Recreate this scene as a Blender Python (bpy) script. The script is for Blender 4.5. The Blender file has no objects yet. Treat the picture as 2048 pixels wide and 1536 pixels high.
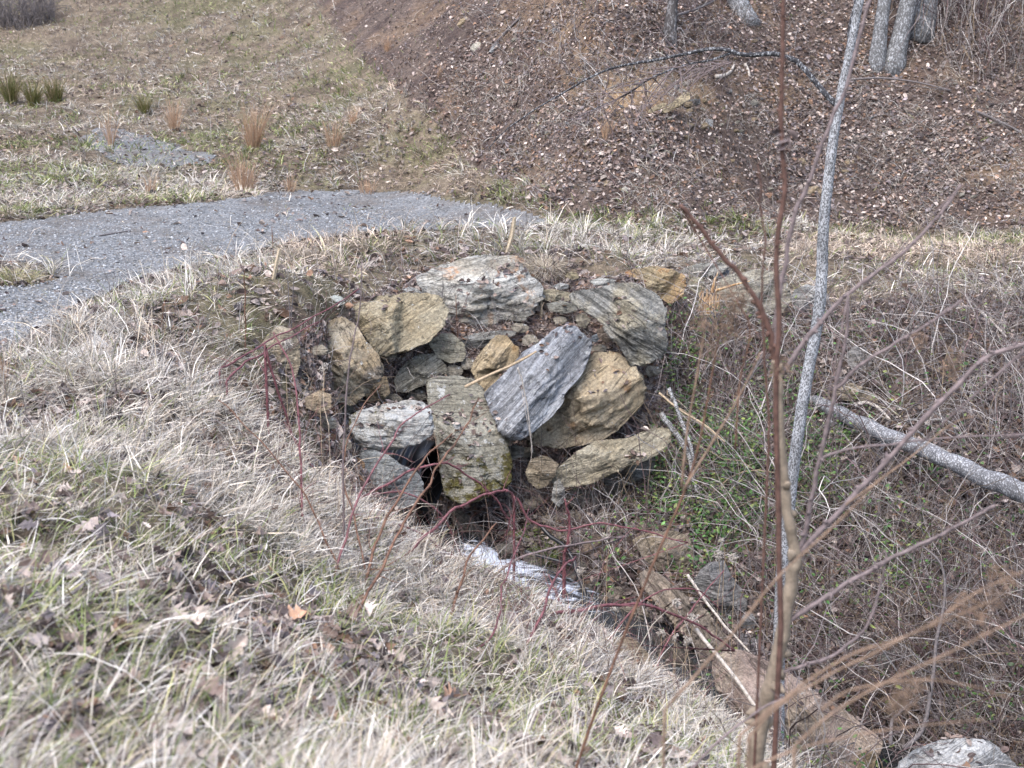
import bpy, math, random
import numpy as np
from mathutils import Vector
from mathutils.bvhtree import BVHTree

rng = np.random.default_rng(11)
random.seed(5)
scene = bpy.context.scene
COL = scene.collection

# ------------------------------------------------------------------ camera geometry
FPX, CX, CY = 2844.0, 1024.0, 768.0          # focal length in pixels of a 2048 x 1536 picture
PITCH = math.radians(14.0)
CAM = np.array([0.0, 0.0, 5.0])
CP, SP = math.cos(PITCH), math.sin(PITCH)

def ray_dir(px, py):
    dx = (np.asarray(px, float) - CX) / FPX
    dy = (CY - np.asarray(py, float)) / FPX
    return dx, CP + dy * SP, -SP + dy * CP

def at(px, py, Y):
    """world point seen at a pixel, Y metres ahead of the camera"""
    a, b, c = ray_dir(px, py)
    t = np.asarray(Y, float) / b
    return np.stack(np.broadcast_arrays(a * t, b * t, 5.0 + c * t), -1)

def at_z(px, py, z):
    a, b, c = ray_dir(px, py)
    t = (z - 5.0) / c
    return np.stack(np.broadcast_arrays(a * t, b * t, 5.0 + c * t), -1)

def project(P):
    P = np.asarray(P, float)
    x, y, z = P[..., 0], P[..., 1], P[..., 2] - 5.0
    d = y * CP - z * SP
    u = y * SP + z * CP
    d = np.where(d < .05, .05, d)
    return CX + FPX * x / d, CY - FPX * u / d, d

# ------------------------------------------------------------------ numpy noise
def _h(ix, iy, iz, s):
    with np.errstate(over='ignore'):
        h = (ix.astype(np.uint32) * np.uint32(374761393) + iy.astype(np.uint32) * np.uint32(668265263)
             + iz.astype(np.uint32) * np.uint32(2246822519) + np.uint32(s * 3266489917 & 0xffffffff))
        h = (h ^ (h >> np.uint32(13))) * np.uint32(1274126177)
        h = (h ^ (h >> np.uint32(16))) * np.uint32(2654435761)
        h ^= h >> np.uint32(15)
    return h.astype(np.float64) / 4294967295.0

def vnoise(P, s=0):
    P = np.asarray(P, float)
    if P.shape[-1] == 2:
        P = np.concatenate([P, np.zeros(P.shape[:-1] + (1,))], -1)
    i = np.floor(P).astype(np.int64)
    f = P - i
    f = f * f * f * (f * (f * 6 - 15) + 10)
    r = 0
    for dx in (0, 1):
        wx = f[..., 0] if dx else 1 - f[..., 0]
        for dy in (0, 1):
            wy = f[..., 1] if dy else 1 - f[..., 1]
            for dz in (0, 1):
                wz = f[..., 2] if dz else 1 - f[..., 2]
                r = r + wx * wy * wz * _h(i[..., 0] + dx, i[..., 1] + dy, i[..., 2] + dz, s)
    return r

def fbm(P, octv=4, s=0, gain=.5):
    P = np.asarray(P, float)
    a, t, r = 1.0, 0.0, 0.0
    for k in range(octv):
        r = r + a * vnoise(P * (2.03 ** k) + 17.3 * k, s + k)
        t += a
        a *= gain
    return r / t                                     # 0..1

def sstep(a, b, x):
    t = np.clip((x - a) / (b - a), 0, 1)
    return t * t * (3 - 2 * t)

def in_poly(poly, x, y):
    poly = np.asarray(poly, float)
    x = np.asarray(x, float); y = np.asarray(y, float)
    r = np.zeros(x.shape, bool)
    j = len(poly) - 1
    for i in range(len(poly)):
        xi, yi = poly[i]; xj, yj = poly[j]
        if yi != yj:
            c = ((yi > y) != (yj > y)) & (x < (xj - xi) * (y - yi) / (yj - yi) + xi)
            r ^= c
        j = i
    return r

# ------------------------------------------------------------------ terrain: control points -> thin plate surface
ctl = []
def cz(z, *pts):
    for p in pts: ctl.append(at_z(p[0], p[1], z))
def cY(*pts):
    for p in pts: ctl.append(at(*p))
# plateau with the gravel drive
cz(2.4, (0,720),(0,560),(0,440),(300,600),(300,440),(600,500),(600,400),(900,460),(1000,390),(450,560),(-400,600),(-400,440))
cz(2.42, (850,515)); cz(2.35, (1100,460)); cz(2.27, (1200,520),(1330,515)); cz(2.2, (1300,470))
cz(2.05, (1500,520)); cz(1.95, (1700,540),(1700,480)); cz(1.9, (2048,480),(2500,480)); cz(1.85, (2048,560)); cz(1.8, (1900,600),(2500,620))
# field climbing behind on the left
for x in (-500, 0, 300): cY((x,300,28.3),(x,200,34),(x,100,41),(x,0,47))
cY((600,300,28.0),(600,200,34),(600,100,40),(600,0,45.5))
# steep hillside on the right
cY((960,300,26),(700,100,37),(960,0,30.5),(1200,440,20.9),(1200,300,22.1),(1200,150,23.6),(1200,0,25.3),
   (1600,440,23.5),(1600,220,25.7),(1600,0,28.2),(2048,450,23.0),(2048,220,25.4),(2048,0,28),(2500,450,23),(2500,0,28),(830,150,31.5),(1000,200,27))
# boulder wall: crest and face
cY((620,640,13.5),(500,700,12.5),(850,560,15.9),(1080,570,15.6),(1300,600,15.2),(680,640,13.9),
   (700,740,13.7),(850,750,14.4),(1050,700,14.9),(1230,700,14.9),(740,900,13.4),(870,1010,13.75),(1000,980,14.0),(1100,1000,13.9),
   (1250,950,14.2),(1050,870,14.6),(1200,850,14.8),(1340,800,15.0),(900,850,14.0),(620,800,12.6),(620,880,11.9))
# far side of the ravine
cY((1500,700,15.8),(1500,900,14.0),(1500,1100,12.9),(1400,1150,12.5),(1700,700,15.5),(1700,900,13.8),(1700,1100,12.6),(1700,1300,11.5),
   (2000,700,15.2),(2000,900,13.4),(2000,1100,12.1),(2000,1300,10.9),(1900,1480,10.1),(2500,800,14.6),(2500,1100,12.2),(2500,1450,9.8),
   (1350,950,14.1),(1300,1080,13.2),(1150,1050,13.4))
# stream bed
STREAM_PX = [(868,1030,13.75),(885,1048,13.5),(925,1072,13.25),(950,1095,13.1),(972,1128,12.85),(1040,1150,12.7),(1085,1168,12.58),(1130,1195,12.45),(1200,1232,12.2),
             (1310,1290,11.9),(1400,1380,11.35),(1500,1440,11.0),(1600,1480,10.8),(1760,1530,10.5),(2048,1700,9.6),(2400,1850,9.2)]
cY(*STREAM_PX[2:])
# near bank
cY((0,1536,3.55),(0,1250,4.8),(0,1000,6.7),(0,850,9.0),(250,1536,3.7),(250,1250,5.05),(300,1000,7.5),(300,850,9.3),(300,750,10.6),
   (500,1000,8.5),(500,850,10.4),(500,1250,5.9),(500,1536,3.95),(600,950,10.6),(700,1056,11.3),(780,1075,12.1),(850,1090,12.5),(700,1200,8.0),(700,1400,5.6),(700,1536,4.35),
   (900,1140,11.3),(1000,1182,11.3),(1000,1300,8.1),(1000,1536,5.0),(1150,1238,11.1),(1250,1308,10.4),(1250,1400,8.1),(1250,1536,5.9),
   (1430,1430,9.3),(1500,1536,7.4),(1600,1600,8.0),(-400,1250,4.6),(-400,1000,6.4))
for p in [(0,0,3.45),(0,-3,3.6),(-5,0,3.5),(0,2,3.3),(2.5,1,2.6),(2.3,3,2.25),(5,2,.9),(7,5,-.4),(9,0,-1),(-12,-2,3.3),(-14,12,2.5),(-25,20,2.6),(4.2,7,-.7),
          (5,42,13),(15,38,14),(-5,58,9.5),(-22,60,9),(30,36,14),(-40,40,5),(45,20,3),(30,10,-.5),(20,16,1.8),(20,9,-1.2),(30,-5,-2),(0,85,18),(-40,85,14),(40,70,24)]:
    ctl.append(np.array(p, float))
ctl = np.array(ctl)

def _tps(r2):
    return np.where(r2 > 1e-9, r2 * np.log(np.maximum(r2, 1e-9)) * .5, 0.0)
def _solve():
    n = len(ctl); xy = ctl[:, :2]; z = ctl[:, 2]
    r2 = ((xy[:, None] - xy[None]) ** 2).sum(-1)
    K = _tps(r2) + np.eye(n) * .10
    Pm = np.concatenate([np.ones((n, 1)), xy], 1)
    A = np.block([[K, Pm], [Pm.T, np.zeros((3, 3))]])
    s = np.linalg.solve(A, np.concatenate([z, np.zeros(3)]))
    return s[:n], s[n:]
_w, _c = _solve()
def tps_eval(x, y):
    sh = x.shape; q = np.stack([x.ravel(), y.ravel()], 1); out = np.empty(len(q))
    for i in range(0, len(q), 20000):
        b = q[i:i+20000]
        r2 = ((b[:, None] - ctl[None, :, :2]) ** 2).sum(-1)
        out[i:i+20000] = _tps(r2) @ _w + _c[0] + b @ _c[1:]
    return out.reshape(sh)

GX = np.concatenate([np.arange(-70, -14, 2.0), np.arange(-14, 16, .09), np.arange(16, 70.1, 2.0)])
GY = np.concatenate([np.arange(-12, 1.5, .75), np.arange(1.5, 18, .08), np.arange(18, 36, .14), np.arange(36, 56, .4), np.arange(56, 90.1, 2.0)])
_X, _Y = np.meshgrid(GX, GY)                            # rows follow y
# the smooth surface is solved on a coarser net and read off bilinearly (fast), fine relief is added on top
_cx = np.concatenate([np.arange(-70, -14, 2.0), np.arange(-14, 16, .25), np.arange(16, 70.1, 2.0)])
_cy = np.concatenate([np.arange(-12, 1.5, .75), np.arange(1.5, 36, .25), np.arange(36, 90.1, 1.0)])
_CX, _CY = np.meshgrid(_cx, _cy)
_CZ = tps_eval(_CX, _CY)
def bilin(xs, ys, Zg, x, y):
    x = np.clip(x, xs[0], xs[-1] - 1e-6); y = np.clip(y, ys[0], ys[-1] - 1e-6)
    i = np.clip(np.searchsorted(xs, x, 'right') - 1, 0, len(xs) - 2); j = np.clip(np.searchsorted(ys, y, 'right') - 1, 0, len(ys) - 2)
    u = (x - xs[i]) / (xs[i+1] - xs[i]); v = (y - ys[j]) / (ys[j+1] - ys[j])
    return (Zg[j, i] * (1-u) + Zg[j, i+1] * u) * (1-v) + (Zg[j+1, i] * (1-u) + Zg[j+1, i+1] * u) * v
GZ = bilin(_cx, _cy, _CZ, _X, _Y)

# pixel outlines of the regions of the place (used to tell what grows where)
ROAD = [(-600,452),(0,447),(200,425),(430,403),(560,383),(700,376),(850,388),(980,408),(1100,437),(1130,448),(1080,456),(900,462),(760,468),(620,481),(540,498),(450,522),(330,547),(250,572),(180,612),(100,662),(0,722),(-600,1000)]
PATCH = [(150,278),(200,258),(260,260),(330,283),(440,312),(430,328),(330,338),(230,328),(170,303)]
HILL = [(630,-900),(640,0),(700,100),(800,190),(900,275),(960,335),(1040,392),(1200,432),(1500,447),(1800,457),(3200,465),(3200,-900)]
RAVINE = [(1330,640),(1480,635),(1600,625),(1750,605),(2048,590),(3000,600),(3000,2600),(1720,1800),(1550,1536),(1450,1440),(1330,1352),(1240,1270),(1150,1208),(1000,1150),(900,1085),(1000,1000),(1250,980),(1330,850)]
WALL = [(585,690),(680,625),(850,540),(1080,560),(1340,560),(1340,850),(1260,990),(1000,1020),(900,1080),(780,1065),(700,960),(640,830)]
def region(x, y, z, wob=26.0):
    P = np.stack([x, y, z], -1)
    px, py, d = project(P)
    n1 = (fbm(np.stack([x, y], -1) * 1.3, 3, 31) - .5) * wob * 2
    n2 = (fbm(np.stack([x, y], -1) * 1.3, 3, 47) - .5) * wob * .8
    ok = y > 1.6
    px2, py2 = px + n1, py + n2
    r = np.zeros(x.shape, int)                          # 0 grass
    r[in_poly(HILL, px2, py2) & (y > 19)] = 3
    tuft = ((px - 30) / 75) ** 2 + ((py - 552) / 24) ** 2 < 1
    r[(in_poly(ROAD, px + n1 * .7, py + n2 * .55) & ~tuft) & (y > 9)] = 1
    r[in_poly(PATCH, px + n1 * 1.2, py + n2 * .8) & (y > 20)] = 2
    r[in_poly(RAVINE, px2, py2) & (y > 6) & (y < 20)] = 4
    r[in_poly(WALL, px, py) & (y > 10) & (y < 18)] = 5
    r[~ok] = 0
    return r
_REG = region(_X, _Y, GZ)
# relief
_q = np.stack([_X, _Y], -1)
_rough = np.where((_REG == 1) | (_REG == 2), .25, 1.0)
_fade = sstep(70, 45, np.abs(_Y))
GZ = GZ + _rough * ((fbm(_q * .9, 3, 3) - .5) * .16 + (fbm(_q * 3.4, 3, 9) - .5) * .07 + (_REG == 3) * (fbm(_q * 1.7, 3, 12) - .5) * .22)
# stream channel cut
SP3 = np.array([at(*p) for p in STREAM_PX])
def path_dist(x, y, path):
    best = np.full(x.shape, 1e9); zb = np.zeros(x.shape)
    for a, b in zip(path[:-1], path[1:]):
        ab = b[:2] - a[:2]
        t = np.clip(((x - a[0]) * ab[0] + (y - a[1]) * ab[1]) / (ab @ ab), 0, 1)
        d = np.hypot(x - a[0] - t * ab[0], y - a[1] - t * ab[1])
        m = d < best
        best = np.where(m, d, best); zb = np.where(m, a[2] + t * (b[2] - a[2]), zb)
    return best, zb
_d, _zb = path_dist(_X, _Y, SP3)
GZ = np.where(_d < 1.0, np.minimum(GZ, _zb - .10 + np.maximum(0, _d - .40) * 1.3), GZ)

def ground(x, y):
    return bilin(GX, GY, GZ, np.asarray(x, float), np.asarray(y, float))

def cast(px, py, y0=2.2, y1=62.0, step=.2):
    """first hit of the pixel rays on the ground (world points)"""
    px = np.atleast_1d(np.asarray(px, float)); py = np.atleast_1d(np.asarray(py, float))
    a, b, c = ray_dir(px, py)
    sx, sz = a / b, c / b
    hit = np.full(px.shape, np.nan)
    live = np.ones(px.shape, bool)
    Y = y0
    while Y < y1 and live.any():
        k = np.nonzero(live)[0]
        g = ground(sx[k] * Y, np.full(len(k), Y))
        under = 5 + sz[k] * Y < g
        hit[k[under]] = Y
        live[k[under]] = False
        Y += step * (1 if Y < 20 else 2)
    st = np.where(hit < 20, step, step * 2)
    lo, hi = hit - st, hit.copy()
    for _ in range(7):
        m = (lo + hi) / 2
        g = ground(sx * np.nan_to_num(m), np.nan_to_num(m))
        u = 5 + sz * m < g
        hi = np.where(u, m, hi); lo = np.where(u, lo, m)
    return np.stack([sx * hi, hi, 5 + sz * hi], -1)

# ------------------------------------------------------------------ mesh helpers
def make_mesh(name, V, F, mat, col=None, smooth=False, extra=None):
    V = np.asarray(V, np.float32); F = np.asarray(F, np.int32)
    me = bpy.data.meshes.new(name)
    me.vertices.add(len(V)); me.vertices.foreach_set('co', V.ravel())
    k = F.shape[1]
    me.loops.add(F.size); me.loops.foreach_set('vertex_index', F.ravel())
    me.polygons.add(len(F)); me.polygons.foreach_set('loop_start', np.arange(0, F.size, k, dtype=np.int32))
    me.polygons.foreach_set('use_smooth', np.full(len(F), smooth))
    if col is not None:
        c = np.ones((len(V), 4), np.float32); c[:, :3] = col
        at_ = me.attributes.new('Col', 'FLOAT_COLOR', 'POINT'); at_.data.foreach_set('color', c.ravel())
    for nm, val in (extra or {}).items():
        at_ = me.attributes.new(nm, 'FLOAT', 'POINT'); at_.data.foreach_set('value', np.asarray(val, np.float32))
    me.update(calc_edges=True)
    if mat: me.materials.append(mat)
    return me

def obj(name, V, F, mat, parent=None, origin=None, col=None, smooth=False, extra=None):
    V = np.asarray(V, float)
    if parent is not None: origin = np.array(parent.location)
    if origin is None: origin = np.zeros(3)
    o = bpy.data.objects.new(name, make_mesh(name, V - origin, F, mat, col, smooth, extra))
    COL.objects.link(o)
    if parent is not None: o.parent = parent
    else: o.location = origin
    return o

def tag(o, label, cat, group=None, kind=None):
    o['label'] = label; o['category'] = cat
    if group: o['group'] = group
    if kind: o['kind'] = kind
    return o

def thing(name, label, cat, loc, group=None):
    o = bpy.data.objects.new(name, None); COL.objects.link(o)
    o.location = Vector([float(v) for v in loc]); o.empty_display_size = .1
    return tag(o, label, cat, group)

class Geo:
    """collects quads into one mesh"""
    def __init__(s): s.V, s.F, s.C, s.n = [], [], [], 0
    def add(s, V, F, c=None):
        V = np.asarray(V, float)
        s.V.append(V); s.F.append(np.asarray(F) + s.n); s.n += len(V)
        if c is not None:
            c = np.asarray(c, float)
            s.C.append(np.broadcast_to(c, (len(V), 3)))
    def arrays(s):
        return np.concatenate(s.V), np.concatenate(s.F), (np.concatenate(s.C) if s.C else None)
    def build(s, name, mat, parent=None, origin=None, smooth=True):
        V, F, C = s.arrays()
        return obj(name, V, F, mat, parent, origin, C, smooth)

def tube(P, R, n=6, cap=True):
    P = np.asarray(P, float); m = len(P); R = np.broadcast_to(np.asarray(R, float), (m,))
    T = np.gradient(P, axis=0); T /= np.linalg.norm(T, axis=1)[:, None] + 1e-12
    u = np.cross(T[0], [0, 0, 1.0])
    if np.linalg.norm(u) < .05: u = np.cross(T[0], [0, 1.0, 0])
    u /= np.linalg.norm(u)
    ang = np.arange(n) / n * 2 * np.pi
    V = np.empty((m, n, 3))
    for i in range(m):
        u = u - T[i] * (u @ T[i]); u /= np.linalg.norm(u) + 1e-12
        v = np.cross(T[i], u)
        V[i] = P[i] + R[i] * (np.cos(ang)[:, None] * u + np.sin(ang)[:, None] * v)
    i, j = np.meshgrid(np.arange(m - 1), np.arange(n), indexing='ij')
    a = i * n + j; b = i * n + (j + 1) % n
    F = np.stack([a, b, b + n, a + n], -1).reshape(-1, 4)
    V = V.reshape(-1, 3)
    if cap:
        k = len(V)
        V = np.concatenate([V, [P[0] - T[0] * R[0] * .2, P[-1] + T[-1] * R[-1] * .4]])
        f = []
        for q in range(0, n, 2):
            f.append([k, (q + 2) % n, q + 1, q])
            o_ = (m - 1) * n
            f.append([k + 1, o_ + q, o_ + q + 1, o_ + (q + 2) % n])
        F = np.concatenate([F, np.array(f)])
    return V, F

def spline(P, k=5):
    """catmull-rom through the points"""
    P = np.asarray(P, float)
    if len(P) < 3:
        t = np.linspace(0, 1, k * (len(P) - 1) + 1)[:, None]
        return P[0] + (P[-1] - P[0]) * t
    Q = np.concatenate([[2 * P[0] - P[1]], P, [2 * P[-1] - P[-2]]])
    out = []
    for i in range(1, len(Q) - 2):
        p0, p1, p2, p3 = Q[i-1], Q[i], Q[i+1], Q[i+2]
        for t in np.arange(k) / k:
            out.append(.5 * ((2*p1) + (-p0+p2)*t + (2*p0-5*p1+4*p2-p3)*t*t + (-p0+3*p1-3*p2+p3)*t**3))
    out.append(P[-1])
    return np.array(out)

def strands(base, az, L, a0, bend, R, nseg=6, ns=3, wig=.25, seed=0):
    """many thin curved stems at once: base (N,3); angle from the vertical a0 changing by bend"""
    N = len(base); r = np.random.default_rng(seed)
    P = np.empty((N, nseg + 1, 3)); P[:, 0] = base
    azk = az.copy(); st = L / nseg
    for k in range(nseg):
        a = a0 + bend * (k + .5) / nseg + r.normal(0, wig, N) * .6
        azk = azk + r.normal(0, wig, N)
        P[:, k+1] = P[:, k] + np.stack([np.sin(a) * np.cos(azk) * st, np.sin(a) * np.sin(azk) * st, np.cos(a) * st], -1)
    T = np.gradient(P, axis=1); T /= np.linalg.norm(T, axis=2, keepdims=True) + 1e-9
    u = np.cross(T, np.array([.3, .2, 1.0])); u /= np.linalg.norm(u, axis=2, keepdims=True) + 1e-9
    v = np.cross(T, u)
    ang = np.arange(ns) / ns * 2 * np.pi
    taper = np.linspace(1, .35, nseg + 1)[None, :, None, None]
    V = P[:, :, None] + np.broadcast_to(np.asarray(R, float), (N,))[:, None, None, None] * taper * (np.cos(ang)[None, None, :, None] * u[:, :, None] + np.sin(ang)[None, None, :, None] * v[:, :, None])
    V = V.reshape(N, -1, 3)
    i, j = np.meshgrid(np.arange(nseg), np.arange(ns), indexing='ij')
    a = i * ns + j; b = i * ns + (j + 1) % ns
    f = np.stack([a, b, b + ns, a + ns], -1).reshape(-1, 4)
    m = V.shape[1]
    F = (f[None] + (np.arange(N) * m)[:, None, None]).reshape(-1, 4)
    return V.reshape(-1, 3), F, m, P

def blades(base, az, L, w, a0, bend, nseg=3, twist=None, seed=0):
    """flat tapering grass blades"""
    N = len(base); r = np.random.default_rng(seed)
    P = np.empty((N, nseg + 1, 3)); P[:, 0] = base; st = L / nseg
    for k in range(nseg):
        a = a0 + bend * (k + .5) / nseg
        P[:, k+1] = P[:, k] + np.stack([np.sin(a) * np.cos(az) * st, np.sin(a) * np.sin(az) * st, np.cos(a) * st], -1)
    sa = az + np.pi / 2 + (r.normal(0, .5, N) if twist is None else twist)
    side = np.stack([np.cos(sa), np.sin(sa), r.normal(0, .35, N)], -1)
    prof = np.array([.8, 1, .8, .55, .35, .2])[:nseg + 1].copy(); prof[-1] = .12
    off = side[:, None] * (w * .5)[:, None, None] * prof[None, :, None]
    V = np.stack([P - off, P + off], 2).reshape(N, -1, 3)
    k = np.arange(nseg)
    f = np.stack([2*k, 2*k+1, 2*k+3, 2*k+2], -1)
    m = V.shape[1]
    F = (f[None] + (np.arange(N) * m)[:, None, None]).reshape(-1, 4)
    return V.reshape(-1, 3), F, m

# leaf templates: (across, along) with a fold and curl; quads
_LOBED = np.array([(0,0),(0,.22),(0,.45),(0,.68),(0,1.0)])
def leaf_template(lobed=True):
    ys = np.array([0, .16, .30, .42, .56, .68, .82, 1.0]) if lobed else np.array([0, .35, .72, 1.0])
    ws = np.array([.02, .13, .34, .17, .40, .16, .26, .02]) if lobed else np.array([.03, .27, .25, .02])
    n = len(ys)
    V = np.concatenate([np.stack([-ws, ys], 1), np.stack([ws * 0, ys], 1), np.stack([ws, ys], 1)])
    f = []
    for k in range(n - 1):
        f.append([k, n + k, n + k + 1, k + 1]); f.append([n + k, 2*n + k, 2*n + k + 1, n + k + 1])
    return V, np.array(f)

def leaves(base, size, nrm, seed=0, lobed=True, curl=1.0):
    N = len(base); r = np.random.default_rng(seed)
    T, f = leaf_template(lobed)
    az = r.uniform(0, 2 * np.pi, N)
    n = nrm + r.normal(0, .38, (N, 3)); n /= np.linalg.norm(n, axis=1)[:, None]
    d = np.stack([np.cos(az), np.sin(az), 0 * az], -1); d -= n * (d * n).sum(1)[:, None]; d /= np.linalg.norm(d, axis=1)[:, None]
    s = np.cross(n, d)
    fold = r.normal(.35, .5, N) * curl; cur = r.normal(.1, .55, N) * curl
    X, Yy = T[:, 0], T[:, 1] - .5
    h = np.abs(X)[None] * fold[:, None] + (Yy ** 2)[None] * cur[:, None] + r.normal(0, .035, (N, len(X))) * curl
    asp = r.uniform(.75, 1.2, N)
    V = base[:, None] + size[:, None, None] * (X[None, :, None] * asp[:, None, None] * s[:, None] + Yy[None, :, None] * d[:, None] + h[:, :, None] * n[:, None])
    m = len(X)
    F = (f[None] + (np.arange(N) * m)[:, None, None]).reshape(-1, 4)
    return V.reshape(-1, 3), F, m
# ------------------------------------------------------------------ materials
class NT:
    def __init__(s, name):
        s.m = bpy.data.materials.new(name); s.m.use_nodes = True
        s.t = s.m.node_tree; s.t.nodes.clear()
        s.out = s.t.nodes.new('ShaderNodeOutputMaterial')
    def n(s, typ, ins=None, **kw):
        nd = s.t.nodes.new(typ)
        for k, v in kw.items(): setattr(nd, k, v)
        for k, v in (ins or {}).items(): s.set(nd, k, v)
        return nd
    def set(s, nd, k, v):
        sock = nd.inputs[k]
        if isinstance(v, bpy.types.NodeSocket): s.t.links.new(v, sock)
        else:
            if isinstance(v, (tuple, list)) and len(v) == 3 and sock.type == 'RGBA': v = (*v, 1)
            sock.default_value = v
    def noise(s, vec, scale, detail=4, rough=.55, dist=0.0):
        return s.n('ShaderNodeTexNoise', {'Vector': vec, 'Scale': scale, 'Detail': detail, 'Roughness': rough, 'Distortion': dist}).outputs['Fac']
    def ramp(s, fac, lo, hi, a=0.0, b=1.0):
        return s.n('ShaderNodeMapRange', {'Value': fac, 'From Min': lo, 'From Max': hi, 'To Min': a, 'To Max': b}, interpolation_type='SMOOTHSTEP').outputs[0]
    def math(s, op, a, b):
        nd = s.n('ShaderNodeMath', operation=op); s.set(nd, 0, a); s.set(nd, 1, b); return nd.outputs[0]
    def mix(s, fac, a, b, mode='MIX'):
        nd = s.n('ShaderNodeMix', data_type='RGBA', blend_type=mode)
        s.set(nd, 0, fac); s.set(nd, 6, a); s.set(nd, 7, b); return nd.outputs[2]
    def grey(s, v):
        nd = s.n('ShaderNodeCombineColor'); [s.set(nd, i, v) for i in range(3)]; return nd.outputs[0]
    def attr(s, name, out='Color'):
        return s.n('ShaderNodeAttribute', attribute_name=name).outputs[out]
    def obj(s): return s.n('ShaderNodeTexCoord').outputs['Object']
    def mapping(s, vec, rot=(0,0,0), scale=(1,1,1), loc=(0,0,0)):
        return s.n('ShaderNodeMapping', {'Vector': vec, 'Rotation': rot, 'Scale': scale, 'Location': loc}).outputs[0]
    def principled(s, color, rough=.8, bump=None, strength=.5, dist=.02, spec=.3, **ins):
        p = s.n('ShaderNodeBsdfPrincipled', {'Base Color': color, 'Roughness': rough, 'Specular IOR Level': spec, **ins})
        if bump is not None:
            b = s.n('ShaderNodeBump', {'Height': bump, 'Strength': strength, 'Distance': dist})
            s.t.links.new(b.outputs[0], p.inputs['Normal'])
        s.t.links.new(p.outputs[0], s.out.inputs[0])
        return p

def mat_col(name, rough=.75, transl=.0, vary=.25, scale=30, spec=.25):
    """colour carried by each blade, leaf or stone, broken up by fine noise"""
    s = NT(name)
    c = s.attr('Col')
    if vary: c = s.mix(1.0, c, s.grey(s.ramp(s.noise(s.obj(), scale, 3), .25, .75, 1 - vary, 1 + vary)), 'MULTIPLY')
    p = s.principled(c, rough, spec=spec)
    if transl:
        t = s.n('ShaderNodeBsdfTranslucent', {'Color': c})
        m = s.n('ShaderNodeMixShader', {0: transl, 1: p.outputs[0], 2: t.outputs[0]})
        s.t.links.new(m.outputs[0], s.out.inputs[0])
    return s.m

def mat_ground():
    s = NT('soil_and_thatch')
    v = s.obj(); c = s.attr('Col')
    c = s.mix(1.0, c, s.grey(s.ramp(s.noise(v, 9, 6, .7), .3, .7, .6, 1.35)), 'MULTIPLY')
    c = s.mix(1.0, c, s.grey(s.ramp(s.noise(v, 55, 4, .7), .3, .7, .65, 1.35)), 'MULTIPLY')
    s.principled(c, .95, s.noise(v, 38, 6, .75), .8, .05, spec=.1)
    return s.m

def mat_gravel():
    s = NT('crushed_gravel')
    v = s.obj()
    vo = s.n('ShaderNodeTexVoronoi', {'Vector': v, 'Scale': 34.0})
    g = s.n('ShaderNodeSeparateColor', {0: vo.outputs['Color']}).outputs[0]
    c = s.mix(s.ramp(g, 0, 1), (.10,.105,.11), (.235,.24,.25))
    c = s.mix(s.ramp(s.noise(v, 1.1, 6, .65), .42, .68, 0, .65), c, (.125,.105,.09))
    c = s.mix(1.0, c, s.grey(s.ramp(s.noise(v, 3.0, 5, .7), .3, .7, .8, 1.15)), 'MULTIPLY')
    s.principled(c, .9, vo.outputs['Distance'], .9, .02, spec=.2)
    return s.m

def mat_rock(name, c1, c2, c3=None, stain=.0, lichen=.0, moss=.0, mossvec=(0,0,0), rot=(0,0,0), strata=.5, sscale=7.0, bump=.8, dark=.75, seed=0):
    s = NT(name)
    v = s.mapping(s.obj(), loc=(seed * 3.7, seed * 1.9, seed * 5.1))
    raw = s.obj()
    c = s.mix(s.ramp(s.noise(v, 2.4, 6, .65), .36, .64), c1, c2)
    if c3 is not None and stain > 0:
        c = s.mix(s.ramp(s.noise(v, 3.1, 7, .6, .4), .72 - stain * .4, .86 - stain * .4, 0, .85), c, c3)
    rv = s.mapping(v, rot=rot)
    sv = s.mapping(rv, scale=(1.3, 1.3, sscale * 2.2))
    st = s.noise(sv, 1.0, 9, .66, .7)
    c = s.mix(1.0, c, s.grey(s.ramp(st, .34, .66, 1 - strata * .75, 1 + strata * .55)), 'MULTIPLY')
    # thin open partings along the foliation
    sv2 = s.mapping(rv, scale=(.8, .8, sscale * 1.25))
    cr = s.noise(sv2, 1.0, 4, .5, 1.1)
    crack = s.ramp(s.math('ABSOLUTE', s.math('SUBTRACT', cr, .5), 0), .0, .016, 1 - .7 * dark, 1)
    c = s.mix(1.0, c, s.grey(crack), 'MULTIPLY')
    sp = s.noise(v, 36, 6, .75)
    c = s.mix(1.0, c, s.grey(s.ramp(sp, .3, .7, .62, 1.38)), 'MULTIPLY')
    pit = s.ramp(s.noise(v, 17, 3, .6), .64, .70)
    c = s.mix(s.math('MULTIPLY', pit, .55), c, (.05,.047,.04))
    if lichen > 0:
        l = s.ramp(s.noise(v, 7.5, 10, .78), .66 - lichen * .3, .72 - lichen * .3, 0, .9)
        c = s.mix(l, c, (.56,.57,.56))
    if moss > 0:
        d = s.n('ShaderNodeVectorMath', {0: raw, 1: mossvec}, operation='DOT_PRODUCT').outputs['Value']
        mm = s.ramp(s.math('ADD', s.noise(v, 5.5, 9, .75), d), .74 - moss * .35, .82 - moss * .35, 0, .95)
        mc = s.mix(s.ramp(s.noise(v, 24, 4), .35, .65), (.055,.042,.010), (.135,.12,.03))
        c = s.mix(mm, c, mc)
    h = s.math('ADD', s.math('MULTIPLY', st, .9), s.math('MULTIPLY', s.noise(v, 14, 9, .7), .9))
    h = s.math('ADD', h, s.math('MULTIPLY', crack, .25))
    s.principled(c, .88, h, bump, .09, spec=.22)
    return s.m

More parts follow.
